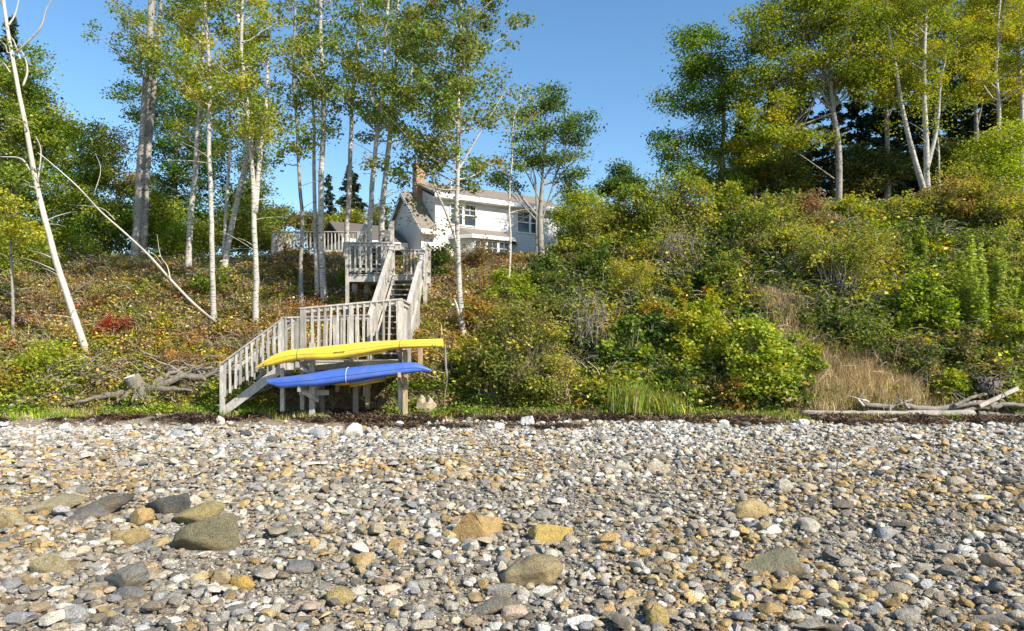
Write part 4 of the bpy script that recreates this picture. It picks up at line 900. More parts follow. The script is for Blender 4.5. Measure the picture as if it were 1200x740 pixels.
# ------------------------------------------------------------------ driftwood, stump, roots
def log(pp, r, label, mat='drift', name='driftwood_log', Y=None, zoff=0, ends=(1, .7), cat='driftwood', snags=0):
    pts = []
    for a, b in pp:
        q = GP(a, b) if Y is None else P(a, b, Y); pts.append(q)
    pts = np.array(pts, float); pts[:, 2] += (r*.7 if Y is None else 0)+zoff; c = curve(pts, 18)+0
    c = c+R.normal(size=c.shape)*r*.12; g = G(); g.tube(c, np.linspace(r*ends[0], r*ends[1], len(c)), 10, lump=.22)
    for _ in range(snags):
        s = along(c, R.uniform(.1, .9)); d = R.normal(size=3); d[2] = abs(d[2]); d /= np.linalg.norm(d); g.tube(bez(s, s+d*R.uniform(.2, .5), .05, 5), np.linspace(r*.35, r*.1, 5), 5)
    return tag(g.build(name, mat, loc=pts[0]-[0, 0, r*.7], smooth=True), label, cat)
log([(938, 485), (1000, 485), (1060, 485.5), (1140, 486)], .095, 'long straight pale log lying along the foot of the bank', ends=(.7, 1.15), snags=1, Y=17.45)
log([(1146, 487), (1170, 489), (1215, 491)], .12, 'thick end of log cut by the right edge of the photo', Y=17.45)
log([(1006, 473), (1040, 477), (1056, 473), (1075, 478), (1105, 479), (1135, 473), (1168, 473)], .08, 'gnarled forked log lying above the long straight one', ends=(.8, 1.1), snags=3, Y=17.75)
log([(1066, 480), (1060, 472), (1072, 468)], .05, 'short forked snag between the two long logs', Y=17.7)
g = G(); g.beam(P(1148, 476, 17.55), P(1193, 455, 17.6), .05, .10)
tag(g.build('driftwood_plank', 'drift_pale', loc=P(1148, 476, 17.55)), 'pale plank tilted up on the driftwood at the right', 'driftwood')
q = GP(1150, 478)
for k, (dx, dz, L, lab) in enumerate(((0, .15, .5, 'short broken root end lying over the long log'), (.35, .1, .45, 'knobbly root piece right of the broken root end'), (.75, .12, .6, 'gnarled root cluster below the pale plank'))):
    g = G(); b0 = q+[dx, -.2, dz]
    for _ in range(5):
        d = R.normal(size=3)*[1, .6, .5]; d /= np.linalg.norm(d); g.tube(bez(b0, b0+d*L*R.uniform(.5, 1), .06, 6)+R.normal(size=(6, 3))*.015, np.linspace(.07, .025, 6), 6, lump=.3)
    tag(g.build('driftwood_root', 'drift', loc=b0, smooth=True), lab, 'driftwood')
def rootball():
    b0 = P(1158, 452, 18.05); g = G(); v, f = rock(3, .5, .3, 55, 4); g.add(v*[.34, .25, .3]+b0, f)
    for _ in range(34):
        d = R.normal(size=3); d[1] = -abs(d[1]); d /= np.linalg.norm(d); g.tube(bez(b0, b0+d*R.uniform(.35, .75), R.uniform(-.2, .2), 7)+R.normal(size=(7, 3))*.03, np.linspace(.035, .008, 7), 5)
    tag(g.build('root_ball', 'dark_bark', loc=b0-[0, 0, .35], smooth=True), 'dark upturned root ball behind the driftwood at the right', 'root ball')
rootball()
for (pp, r, lab, m) in (
  ([(85, 490), (130, 487), (160, 488), (240, 489)], .045, 'long thin grey pole along the beach top left of the stairs', 'drift'),
  ([(58, 492), (80, 490), (92, 487), (102, 482)], .035, 'pale curved stick at the beach top far left', 'drift_pale'),
  ([(205, 487), (250, 488)], .06, 'squat grey log end beside the stair foot', 'drift'),
  ([(375, 489), (398, 486), (430, 486)], .03, 'white stick lying below the blue kayak', 'drift_pale'),
  ([(560, 476), (585, 474), (610, 472), (628, 470)], .035, 'pale forked stick in the grass right of the beige boulder', 'drift_pale'),
  ([(800, 502), (845, 500), (890, 502)], .03, 'thin driftwood stick on the wrack right of centre', 'drift'),
  ([(955, 497), (985, 496)], .04, 'short reddish stick in front of the driftwood logs', 'wood_tan'),
  ([(1042, 490), (1062, 489)], .03, 'small pale stick below the long straight log', 'drift_pale'),
  ([(0, 470), (20, 455), (45, 445)], .03, 'grey stick leaning on the bank at the far left', 'drift'),
  ([(422, 468), (432, 476), (440, 484)], .022, 'crossed pale stick under the racks sloping down to the right', 'drift_pale')):
    log(pp, r, lab, m, name='driftwood_stick')
for (pp, r_, lab, m) in (
  ([(1118, 476), (1140, 466), (1156, 462)], .05, 'short grey limb rising towards the root ball', 'drift'),
  ([(1160, 478), (1182, 474), (1215, 478)], .07, 'brown split log behind the thick log end at the right edge', 'wood_dark'),
  ([(1128, 482), (1150, 478), (1168, 480)], .05, 'twisted knotted limb wedged on the long straight log', 'drift'),
  ([(1012, 476), (1006, 468), (1018, 471)], .035, 'bleached twig end at the left tip of the gnarled log', 'drift_pale')):
    log(pp, r_, lab, m, name='driftwood_limb', Y=17.62, snags=3)
# fallen pale pole
p0 = GP(256, 385); p0[2] += .1
g = G(); pts = curve([p0, P(228, 357, 20.6), P(200, 328, 20.4), P(175, 300, 20.2), P(145, 272, 20.1), P(118, 248, 20), P(91, 219, 20), P(57, 189, 19.9), P(44, 179, 19.8)], 32)
g.tube(pts, np.linspace(.045, .010, len(pts)), 8, lump=.15)
for a, b in (([(200, 330), (196, 312), (188, 300), (184, 275)], .02), ([(165, 295), (180, 298), (190, 310)], .015), ([(135, 258), (118, 244), (80, 240)], .014), ([(110, 228), (118, 200), (112, 180)], .012)):
    q = curve([P(x_, y_, 20.3) for x_, y_ in a], 9); g.tube(q, np.linspace(b, .004, len(q)), 5)
tag(g.build('fallen_pole', 'pale_bark', loc=p0, smooth=True), 'long pale fallen stem slanting down across the left slope', 'fallen tree')
# stump
def stump():
    b0 = GP(163, 468); s = b0[1]/F; e = empty('tree_stump', b0, 'grey sawn stump with a pale cut top and spreading roots', 'stump')
    ax = np.array([-.14, -.13, .56]); g = G(); g.tube(curve([b0+[.12, .05, -.1], b0+[.04, 0, .15], b0+ax], 10), [.40, .33, .28, .25, .23, .22, .215, .21, .205, .20, .20][:len(curve([b0, b0, b0+ax], 10))], 16, lump=.16)
    for (dx, dy, dz, L) in ((-1, -.3, -.1, 1.5), (-.6, -.7, -.2, .6), (.1, -.8, -.2, .5), (.5, -.6, -.2, .5), (1, -.1, .12, 1.5), (.8, .4, .6, 1.3), (1.0, .2, .3, 2.4), (-.9, .1, .1, .9)):
        t = b0+np.array([dx, dy, dz])*L; st = b0+np.array([dx*.12, dy*.1, .18])
        pts = bez(st, t, .05*L, 10)+R.normal(size=(10, 3))*.03; pts[:, 2] = np.maximum(pts[:, 2], H(pts[:, 0], pts[:, 1])-.01+.04); g.tube(pts, np.linspace(.13, .025, 10), 8, lump=.25)
    g.build('trunk', 'drift_dark', e, smooth=True)
    n = ax/np.linalg.norm(ax); u = np.cross(n, [0, 1, 0]); u /= np.linalg.norm(u); w = np.cross(n, u); a = np.linspace(0, 6.28, 18, endpoint=False)
    ring = np.array([b0+ax+n*.012+(u*math.cos(t)+w*math.sin(t))*.195 for t in a]); c = b0+ax+n*.02
    h = G(); h.add(np.vstack([ring, c]), [(i, (i+1) % 18, 18) for i in range(18)]); h.build('cut_top', 'cut', e)
M['cut'] = wood_mat('sawn_wood', (.86, .82, .74), (.80, .74, .64))
stump()
def roots(px, py, n, w, h, label, seed=1):
    b0 = GP(px, py); s = b0[1]/F; g = G()
    for _ in range(n):
        a = b0+R.normal(size=3)*[w*s*.3, .25, 0]; a[2] = Hs(a[0], a[1])+.2
        L = R.uniform(.5, 1.8); d = np.array([R.choice([-1, 1])*1.0, R.uniform(-.4, .5), R.uniform(-.1, .6)]); e = a+d*L*.7
        pts = bez(a, e, R.uniform(-.1, .25), 10)+R.normal(size=(10, 3))*.035; pts[:, 2] = np.maximum(pts[:, 2], H(pts[:, 0], pts[:, 1])+.13)
        g.tube(pts, np.linspace(R.uniform(.015, .05), .008, 10), 6, lump=.3)
    tag(g.build('exposed_roots', 'drift', loc=b0, smooth=True), label, 'roots')
roots(222, 450, 60, 70, 30, 'tangle of exposed grey roots between the stump and the stairs')
roots(92, 458, 44, 60, 30, 'exposed thin roots at the bank edge left of the stump')
roots(25, 462, 26, 50, 30, 'exposed roots on the eroded bank at the far left')
roots(555, 468, 14, 60, 20, 'small tangle of pale roots right of the beige boulder')
# weathered stub by the yellow kayak
q = TB(523, 17.9); g = G(); g.tube(curve([P(524, 445, 17.9), P(522, 425, 17.9), P(522, 404, 17.9)], 8), [.02, .025, .035, .03, .045, .03, .035, .02, .02][:len(curve([q, q, q], 8))], 7, lump=.4)
g.tube(curve([q, P(521, 470, 17.9), P(524, 445, 17.9)], 8), .01, 5, lump=.3)
tag(g.build('dead_stub', 'drift', loc=q, smooth=True), 'pale dead stub standing off the stern of the yellow kayak', 'dead branch')

# ------------------------------------------------------------------ stairs
ST = empty('wooden_staircase', (-5.8, 18, Hs(-5.8, 18)), 'weathered grey wooden staircase with two landings climbing the bank', 'staircase')
D1, D2, D3 = 1.5, 4.2, 5.64
def sub(parent, name, a, b, w, h, mat='wood', up=(0, 0, 1)):
    return G().beam(a, b, w, h, up).build(name, mat, parent)
def part(name):
    o = bpy.data.objects.new(name, None); COL.objects.link(o); o.parent = ST
    o.location = (0, 0, 0); return o
def railing(a, b, drop, n, posts=(0, 1), ph=None, bw=.05, low=True, post_w=.10, cap=.13, mat='wood'):
    """top rail from a to b; balusters hang 'drop' below it; posts at the given fractions, reaching ph below the rail"""
    a = np.asarray(a, float); b = np.asarray(b, float); d = b-a; r = part('railing'); Z = np.array([0, 0, 1.])
    hd = d.copy(); hd[2] = 0; hd /= np.linalg.norm(hd); sd = np.array([-hd[1], hd[0], 0])
    sub(r, 'handrail', a-hd*.05, b+hd*.05, cap, .04, mat)
    sub(r, 'top_rail', a-Z*.075, b-Z*.075, .04, .09, mat)
    if low: sub(r, 'bottom_rail', a-Z*(drop-.06), b-Z*(drop-.06), .04, .085, 'wood_dark' if low == 'dark' else mat)
    for k in range(n):
        p = a+d*((k+.5)/n); o = sd*.035*(-1 if sd@np.array([0, 1, 0]) > 0 else 1)+R.normal()*.004
        G().beam(p-Z*.03+o+hd*R.normal()*.006, p-Z*(drop+.03+.02*R.random())+o+hd*R.normal()*.012, bw, .035, sd).build('baluster', mat, r)
    for t, hgt in (posts if isinstance(posts[0], tuple) else [(t, ph or drop+.2) for t in posts]):
        p = a+d*t; G().beam(p-Z*.022, p-Z*hgt, post_w, post_w, sd).build('post', mat, r)
    return r
def flight(x0, y0, z0, ax, width, nr, rise, run, mat='wood'):
    """ax: unit horizontal direction of climb; width vector"""
    f = part('flight'); ax = np.asarray(ax, float); wv = np.asarray(width, float); W = np.linalg.norm(wv); wd = wv/W; o = np.array([x0, y0, z0])
    top = o+ax*run*(nr-1)+np.array([0, 0, rise*nr])
    for s in (0.03, W-.03):
        a = o+wd*s+[0, 0, rise*.35]-ax*.05; b = top+wd*s-[0, 0, rise*.55]
        G().prism([a-[0, 0, .14], b-[0, 0, .14], b+[0, 0, .13], a+[0, 0, .13]], wd*.045).build('stringer', mat, f)
    for k in range(nr-1):
        c = o+ax*run*k+[0, 0, rise*(k+1)]
        for q in (0, 1):
            p = c+ax*(q*run*.5+.005)
            G().prism([p+wd*.05, p+ax*run*.46+wd*.05, p+ax*run*.46+wd*(W-.02), p+wd*(W-.02)], [0, 0, -.04]).build('tread', mat, f)
    return f
def deck(x0, x1, y0, y1, z, along_x=True, mat='wood'):
    d = part('landing'); n = int(round((y1-y0)/.145))
    for k in range(n):
        G().box((x0, y0+k*(y1-y0)/n, z-.035), (x1, y0+(k+1)*(y1-y0)/n-.008, z)).build('board', mat, d)
    for yy in (y0+.02, y1-.045): G().box((x0+.03, yy, z-.24), (x1-.03, yy+.04, z-.038)).build('joist', mat, d)
    for xx in (x0-.004, x1-.036): G().box((xx, y0+.064, z-.236), (xx+.04, y1-.05, z-.037)).build('joist', mat, d)
    return d
def support(x, y, z, w=.1, mat='wood'):
    G().beam((x, y, Hs(x, y)-.15), (x, y, z), w, w, (0, 1, 0)).build('support_post', mat, ST)
xb = -7.42
flight(xb, 17.6, .10, (1, 0, 0), (0, 1.0, 0), 7, .2, .262)
deck(-5.86, -2.85, 17.62, 18.8, D1)
flight(-3.92, 18.8, D1, (0, 1, 0), (1.02, 0, 0), 15, .18, .264)
deck(-5.42, -2.85, 22.5, 23.6, D2)
flight(-5.38, 23.6, D2, (0, 1, 0), (.9, 0, 0), 8, .18, .27)
deck(-5.5, -4.2, 25.5, 27.0, D3)
# lower flight rails (front and back)
railing((-7.45, 17.56, 1.40), (-5.9, 17.56, 2.60), .86, 11, [(0, 1.40), (1, 2.4)], low='dark')
railing((-7.45, 18.66, 1.40), (-5.9, 18.66, 2.60), .86, 9, [(0, 1.3), (1, 1.4)])
railing((-5.88, 17.56, 2.60), (-5.42, 17.56, 2.62), .98, 3, [(1, 1.3)])
railing((-5.38, 17.54, 2.84), (-2.87, 17.54, 3.08), 1.16, 15, [(0, 2.6), (.5, 1.5), (1, 2.9)])
railing((-5.8, 18.78, 2.66), (-3.98, 18.78, 2.72), 1.0, 9, [(0, 1.3), (.55, 2.2)], mat='wood')
# climbing rails of the main flight
railing((-3.93, 18.84, 2.68), (-3.93, 22.5, 5.22), .92, 26, [(0, 1.5), (.5, 1.3), (1, 3.2)], bw=.085, post_w=.12)
railing((-2.86, 17.66, 3.06), (-2.86, 18.84, 3.02), 1.1, 7, [(0, 1.2)], bw=.085)
railing((-2.86, 18.88, 3.02), (-2.86, 22.5, 5.24), .98, 26, [(0, 2.8), (.5, 3.0), (1, 3.2)], bw=.085, post_w=.12)
# upper landing
railing((-3.8, 23.58, 5.14), (-2.9, 23.58, 5.14), .88, 7, [(1, 2.0)])
railing((-2.86, 22.58, 5.24), (-2.86, 23.6, 5.24), .92, 6, [(1, 2.4)])
railing((-5.42, 22.46, 5.24), (-4.0, 22.46, 5.24), .94, 8, [(0, 2.6)])
railing((-5.46, 22.5, 5.24), (-5.46, 23.58, 5.24), .92, 6, [(1, 2.2)])
railing((-5.42, 23.66, 5.16), (-5.42, 25.5, 6.5), .9, 11, [(1, 2.0)])
railing((-4.46, 23.66, 5.16), (-4.46, 25.5, 6.5), .9, 11, [(0, 1.6), (.5, 1.4), (1, 2.0)], bw=.08)
for (x_, y_, z_) in ((-2.9, 18.7, D1-.2), (-5.3, 18.6, D1-.2), (-4.0, 18.6, D1-.2), (-2.95, 20.6, 2.55), (-3.9, 20.6, 2.5), (-5.35, 23.5, D2-.2), (-4.0, 23.5, D2-.2)):
    support(x_, y_, z_)
# a tan replaced post below the right landing corner
G().beam((-2.55, 19.0, Hs(-2.55, 19)-.1), (-2.55, 19.0, 2.0), .12, .12, (0, 1, 0)).build('support_post', 'wood_tan', ST)
q = GP(250, 487)
tag(G().box((q[0]-.25, q[1], q[2]-.05), (q[0]+.18, q[1]+.15, q[2]+.12)).build('timber_block', 'wood_dark', loc=q), 'short square timber at the foot of the stairs', 'timber')

# rack
RK = empty('kayak_rack', (-4.6, 17.4, Hs(-4.6, 17.4)), 'grey timber kayak rack of posts and arms in front of the lower landing', 'rack')
def rb(name, a, b, w, h, mat='wood', up=(0, 0, 1)): return G().beam(a, b, w, h, up).build(name, mat, RK)
for (px, yy, top, wd, mat) in ((366, 17.42, 1.95, .13, 'wood'), (378, 17.9, 1.3, .11, 'wood_dark'), (417, 17.75, 1.9, .13, 'wood_dark'), (431, 18.1, 1.3, .12, 'wood_tan'), (475, 17.42, 1.78, .11, 'wood_tan')):
    x_ = (px-600)/F*yy; rb('post', (x_, yy, Hs(x_, yy)-.15), (x_, yy, top), wd, wd*.8, mat, (0, 1, 0))
for (px, zz) in ((355, 1.42), (357, .82)):
    x_ = (px-600)/F*17.3; rb('arm', (x_, 16.82, zz), (x_, 18.0, zz), .07, .14)
    rb('brace', (x_+.06, 16.95, zz-.08), (x_+.3, 17.42, zz-.35), .05, .08)
for (px, zz) in ((474, 1.80), (476, 1.17)):
    x_ = (px-600)/F*17.3-.1; rb('arm', (x_, 16.82, zz), (x_, 17.9, zz), .07, .12, 'wood_tan')
    rb('brace', (x_, 16.9, zz-.05), (x_, 17.38, zz-.34), .05, .07, 'wood_dark')
rb('cross_beam', ((353-600)/F*17.45, 17.5, 1.28), ((420-600)/F*17.45, 17.5, 1.42), .05, .14, 'wood_dark')
rb('cross_beam', ((350-600)/F*17.45, 17.5, .68), ((385-600)/F*17.45, 17.5, .68), .05, .13, 'wood')

# kayaks
M['ky'] = plain('yellow_plastic', (.86, .60, .05), .38, .5, .08, 3); M['kb'] = plain('blue_plastic', (.058, .135, .50), .38, .5, .1, 3)
M['blk'] = plain('black_print', (.02, .02, .02), .6); M['green_strap'] = plain('green_strap', (.02, .22, .10), .7); M['white_rope'] = plain('white_rope', (.6, .62, .66), .8)
def kayak(name, tab, Y, half, mat, label, straps, tipw=(.1, .5), flip=0.0, keel=.0):
    tab = np.array(tab, float); xs_ = np.linspace(tab[0, 0], tab[-1, 0], 60); zt = np.interp(xs_, tab[:, 0], tab[:, 1]); zb = np.interp(xs_, tab[:, 0], tab[:, 2])
    k = np.ones(5)/5
    for _ in range(2):
        zt[2:-2] = np.convolve(zt, k, 'same')[2:-2]; zb[2:-2] = np.convolve(zb, k, 'same')[2:-2]
    t = np.linspace(0, 1, 60); w = half*np.minimum(1, (np.minimum((t/.36+tipw[0])**.75, ((1-t)/.36+tipw[1])**.75))); w = np.minimum(w, half)
    x_ = (xs_-600)/F*Y; Zt = EYE+(HOR-zt)/F*Y; Zb = EYE+(HOR-zb)/F*Y
    a = np.linspace(0, 2*math.pi, 28, endpoint=False); V = []
    for i in range(60):
        zc = Zb[i]+(Zt[i]-Zb[i])*.32; up = Zt[i]-zc; dn = zc-Zb[i]
        c, s = np.cos(a), np.sin(a); yy = np.sign(c)*np.abs(c)**.8*w[i]; zz = np.where(s > 0, np.abs(s)**.85*up, -np.abs(s)**.75*dn)
        V.append(np.stack([np.full(28, x_[i]), Y+yy, zc+zz], 1))
    V = np.array(V); b0 = np.array([x_[30], Y, Zb[30]]); e = empty(name, b0, label, 'kayak', 'kayaks on the rack')
    g = G(); i = np.arange(59)[:, None]*28; j = np.arange(28)[None]; jn = (j+1) % 28
    g.add(V.reshape(-1, 3), np.stack([i+j, i+jn, i+28+jn, i+28+j], -1).reshape(-1, 4)); g.f.setdefault(28, []).append(np.array([list(range(28)), list(range(59*28, 60*28))[::-1]]))
    g.build('hull', mat, e, smooth=True).data.set_sharp_from_angle(angle=math.radians(50))
    for q, (px, sm) in enumerate(straps):
        kx = int(np.argmin(np.abs(xs_-px))); c = V[kx].mean(0); ring = c+(V[kx]-c)*1.03; ring = np.vstack([ring, ring[:1]])
        G().tube(ring, .008, 6, cap=False).build('strap', sm, e, smooth=True)
    for ang_i in (13, 1):
        side = V[2:58, ang_i]; cen = V[2:58].mean(1); G().tube(cen+(side-cen)*1.012, .009, 5, cap=False).build('seam', mat, e, smooth=True)
    for q in (3, 56):
        c0 = V[q].mean(0); G().tube(np.array([c0+[0, -w[q]*.9, 0], c0+[0, -w[q]-.05, -.05], c0+[.05, -w[q]-.05, -.07], c0+[.08, -w[q]*.8, -.02]]), .007, 5).build('carry_handle', 'blk', e)
    kx = np.arange(26, 44); seam = V[5:55, 17] if False else None
    cx, cw = x_[36], .45; cc = G(); aa = np.linspace(0, 2*math.pi, 24); zz = Zb[36]-.012
    cc.tube(np.stack([cx+cw*np.cos(aa), Y+half*.62*np.sin(aa), zz+(Zb[42]-Zb[30])/(x_[42]-x_[30])*cw*np.cos(aa)], 1), .022, 6, cap=False).build('cockpit_rim', mat, e, smooth=True)
    return e, V, xs_
ye, V, xs_ = kayak('kayak', [(299, 431, 432.3), (305, 426, 431), (315, 419, 429.5), (325, 413.5, 427.5), (335, 410.5, 425.5), (350, 408.8, 422), (370, 407, 422), (390, 405, 422.5), (400, 404, 421), (430, 400.5, 416), (460, 399, 409.5), (485, 398, 408), (519, 397, 407.5)],
      17.0, .30, 'ky', 'longer yellow kayak lying upside down on the upper arms', [(350, 'green_strap'), (470, 'green_strap')], tipw=(.02, .35))
g = G()
for k in range(6):   # small worn lettering on the flank
    p = P(392+k*2.2, 413.2-k*.12, 16.68); g.box(p-[.014, .004, .010], p+[.014, .004, .010+.006*(k % 2)])
g.build('lettering', 'blk', ye)
kayak('kayak', [(314, 445, 446.5), (318, 444, 452), (325, 442.7, 455.2), (340, 441, 455), (355, 439, 452.8), (365, 437.5, 453.5), (380, 434.8, 452.5), (400, 431.8, 449.5), (430, 428.5, 445.3), (450, 427, 441.8), (470, 425, 439.5), (482, 424, 437.5), (492, 426, 436), (500, 430, 435), (506, 434, 434.8)],
      17.02, .29, 'kb', 'shorter blue kayak lying upside down on the lower arms', [(408, 'white_rope')], tipw=(.3, .05))
kayak('kayak', [(362, 441, 446), (380, 438, 450), (400, 436, 452.5), (425, 434, 450), (450, 432, 445), (475, 432, 438)], 17.75, .28, 'ky', 'third yellow kayak mostly hidden behind the blue one', [], tipw=(.1, .1))

# ------------------------------------------------------------------ upper deck railing on the left
DK = empty('wooden_deck', (-8.6, 30.5, Hs(-8.6, 30.5)), 'grey raised deck with railing beyond the birches', 'deck')
g = G(); g.box((-10.6, 30, 5.72), (-6.7, 32.5, 5.86)); g.build('platform', 'wood', DK)
def drail(a, b, n, posts):
    r = bpy.data.objects.new('railing', None); COL.objects.link(r); r.parent = DK; a = np.asarray(a, float); b = np.asarray(b, float); Zv = np.array([0, 0, 1.]); DKl = np.array(DK.location)
    for nm, dz, w, h in (('handrail', 0, .12, .04), ('bottom_rail', .84, .05, .09)): G().beam(a-Zv*dz, b-Zv*dz, w, h).build(nm, 'wood', r)
    for k in range(n): p = a+(b-a)*(k+.5)/n; G().beam(p-Zv*.02, p-Zv*.9, .05, .04, (0, 1, 0)).build('baluster', 'wood', r)
    for t in posts: p = a+(b-a)*t; G().beam(p+Zv*.02, p-Zv*1.25, .11, .11, (0, 1, 0)).build('post', 'wood', r)
drail((-10.5, 30, 6.8), (-6.75, 30, 6.8), 24, (0, .5, 1)); drail((-10.55, 30.1, 6.8), (-10.55, 32.4, 6.8), 12, (1,))
for x_ in (-10.4, -8.6, -6.8): G().beam((x_, 30.1, Hs(x_, 30.1)-.1), (x_, 30.1, 5.72), .12, .12, (0, 1, 0)).build('support_post', 'wood', DK)

# ------------------------------------------------------------------ house
def siding_mat(name, col):
    m, nt, b, out = newmat(name); t = nd(nt, 'ShaderNodeTexCoord'); s = nd(nt, 'ShaderNodeSeparateXYZ'); nt.links.new(t.outputs['Object'], s.inputs[0])
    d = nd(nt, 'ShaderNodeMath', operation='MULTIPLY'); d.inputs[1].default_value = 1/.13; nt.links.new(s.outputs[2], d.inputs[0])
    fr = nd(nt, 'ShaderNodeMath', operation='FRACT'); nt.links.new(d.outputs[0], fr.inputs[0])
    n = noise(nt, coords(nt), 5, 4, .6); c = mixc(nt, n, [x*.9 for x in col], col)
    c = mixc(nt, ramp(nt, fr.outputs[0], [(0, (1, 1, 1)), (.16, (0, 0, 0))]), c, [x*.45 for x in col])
    nt.links.new(c, b.inputs['Base Color']); b.inputs['Roughness'].default_value = .6
    bump(nt, b, fr.outputs[0], .6, .03); return m
def shingle_mat(name, col):
    m, nt, b, out = newmat(name); c = coords(nt)
    br = nd(nt, 'ShaderNodeTexBrick', i_Scale=4.0); nt.links.new(c, br.inputs['Vector'])
    br.inputs['Color1'].default_value = (*col, 1); br.inputs['Color2'].default_value = (*[x*.75 for x in col], 1); br.inputs['Mortar'].default_value = (*[x*.5 for x in col], 1); br.inputs['Mortar Size'].default_value = .012
    n = noise(nt, c, 6, 5, .7); nt.links.new(mixc(nt, .35, br.outputs[0], ramp(nt, n, [(.3, [x*.6 for x in col]), (.7, [x*1.3 for x in col])])), b.inputs['Base Color'])
    b.inputs['Roughness'].default_value = .9; bump(nt, b, n, .4, .02); return m
def brick_mat():
    m, nt, b, out = newmat('chimney_brick'); c = coords(nt); sep = nd(nt, 'ShaderNodeMapping'); sep.inputs['Rotation'].default_value = (math.radians(90), 0, 0); nt.links.new(c, sep.inputs[0])
    br = nd(nt, 'ShaderNodeTexBrick', i_Scale=4.5); nt.links.new(sep.outputs[0], br.inputs['Vector'])
    br.inputs['Color1'].default_value = (.36, .18, .11, 1); br.inputs['Color2'].default_value = (.30, .13, .08, 1); br.inputs['Mortar'].default_value = (.45, .40, .34, 1)
    nt.links.new(br.outputs[0], b.inputs['Base Color']); b.inputs['Roughness'].default_value = .85; return m
M['siding'] = siding_mat('white_clapboard', (.73, .725, .71)); M['shingle'] = shingle_mat('brown_shingle', (.25, .205, .165)); M['brick'] = brick_mat(); M['shingle_shaded'] = shingle_mat('shaded_shingle', (.13, .11, .09))  # second shingle is darker: the wing roof's shade is put into its colour
M['trim'] = plain('white_trim', (.74, .73, .70), .5); M['glass'] = plain('window_glass', (.045, .055, .07), .08, .6)
HS = empty('white_house', (-4.77, 36, 6.0), 'white clapboard house with brown roof, brick chimney and paired windows', 'house'); HS.rotation_euler = (0, 0, math.atan2(.54, .84))
def hb(name, gg, mat, parent=None):
    o = gg.build(name, mat); o.parent = parent or HS; return o
z0 = -.4            # local z = world z - 6
g = G(); g.prism([(0, 0, z0), (0, 0, 2.2), (0, 2.2, 4.05), (0, 4.4, 2.2), (0, 4.4, z0)], (.15, 0, 0)); hb('gable_wall', g, 'siding')
g = G(); g.box((.152, 0, z0), (9, .15, 2.2)); g.box((.8, .003, 2.203), (9, .15, 3.75)); hb('wall', g, 'siding')
g = G(); g.prism([(.8, .152, 2.2), (.8, .152, 3.74), (.8, 2.2, 4.6), (.8, 4.3, 2.25)], (.12, 0, 0)); hb('dormer_wall', g, 'siding')
g = G(); g.prism([(8.85, .152, z0), (8.85, .152, 3.74), (8.85, 2.2, 4.6), (8.85, 4.4, 2.2), (8.85, 4.4, z0)], (.152, 0, 0)); hb('gable_wall', g, 'siding')
g = G(); g.box((.16, 4.25, z0), (8.84, 4.4, 2.2)); hb('wall', g, 'siding')
th = .14
g = G(); g.prism([(-.22, -.3, 1.80), (-.22, 2.2, 4.10), (-.22, 2.2, 4.10+th*1.5), (-.22, -.46, 1.80)], (1.0, 0, 0))
g.prism([(-.22, 2.2, 4.10), (-.22, 4.7, 1.82), (-.22, 4.86, 1.82), (-.22, 2.2, 4.10+th*1.5)], (1.0, 0, 0)); g.prism([(.782, 2.2, 4.79), (.782, 4.7, 1.85), (.782, 4.84, 1.85), (.782, 2.2, 4.79+th*1.6)], (8.45, 0, 0)); g.prism([(.55, -.4, 3.72), (.55, 2.205, 4.80), (.55, 2.205, 4.80+th), (.55, -.4, 3.72+th)], (8.7, 0, 0))
roof = hb('roof', g, 'shingle')
g = G(); g.box((.56, -.46, 3.62), (9.24, -.402, 3.87)); g.box((-.24, -.47, 1.62), (.83, -.425, 1.86)); g.box((-.2, -.42, 1.60), (.8, -.01, 1.66)); g.box((.6, -.40, 3.6), (9.2, -.01, 3.66))
g.prism([(-.25, -.36, 1.62), (-.25, 2.2, 4.02), (-.25, 2.2, 4.26), (-.25, -.36, 1.86)], (.028, 0, 0)); g.prism([(-.25, 2.2, 4.02), (-.25, 4.7, 1.70), (-.25, 4.7, 1.94), (-.25, 2.2, 4.26)], (.028, 0, 0))
g.box((-.02, -.02, z0), (.1, -.001, 1.6)); g.box((8.9, -.02, z0), (9.02, -.001, 3.6)); hb('fascia', g, 'trim')
g = G(); g.box((.45, 1.6, 3.2), (1.0, 2.15, 5.75)); g.box((.40, 1.55, 5.75), (1.05, 2.2, 5.86)); hb('chimney', g, 'brick')
g = G(); g.tube([(2.6, 1.6, 4.4), (2.6, 1.6, 5.1)], .05, 8); hb('vent_pipe', g, 'trim')
def window(u0, u1, za, zb, v=0.0, cols=2, rows=2, split=True, dark=.0):
    f = G(); w = .07; V0 = v-.05
    f.box((u0-w, V0, za-w), (u1+w, v-.002, za)); f.box((u0-w, V0, zb), (u1+w, v-.002, zb+w)); f.box((u0-w, V0+.002, za), (u0, v-.002, zb)); f.box((u1, V0+.002, za), (u1+w, v-.002, zb))
    fr = hb('window', f, 'trim'); o = G().box((u0, v-.012, za), (u1, v-.004, zb)).build('pane', 'glass'); o.parent = fr
    m = G(); zm = (za+zb)/2
    if split: m.box((u0, v-.04, zm-.025), (u1, v-.014, zm+.025))
    a, b = (zm+.027, zb) if split else (za, zb)
    for k in range(1, cols): x_ = u0+(u1-u0)*k/cols; m.box((x_-.012, v-.03, a), (x_+.012, v-.015, b))
    for k in range(1, rows): y_ = a+(b-a)*k/rows; m.box((u0, v-.026, y_-.012), (u1, v-.016, y_+.012))
    o = m.build('muntin', 'trim'); o.parent = fr
window(1.72, 2.42, 2.35, 3.45); window(2.55, 3.25, 2.35, 3.45); window(6.03, 6.83, 2.3, 3.45); window(6.97, 7.77, 2.3, 3.45)
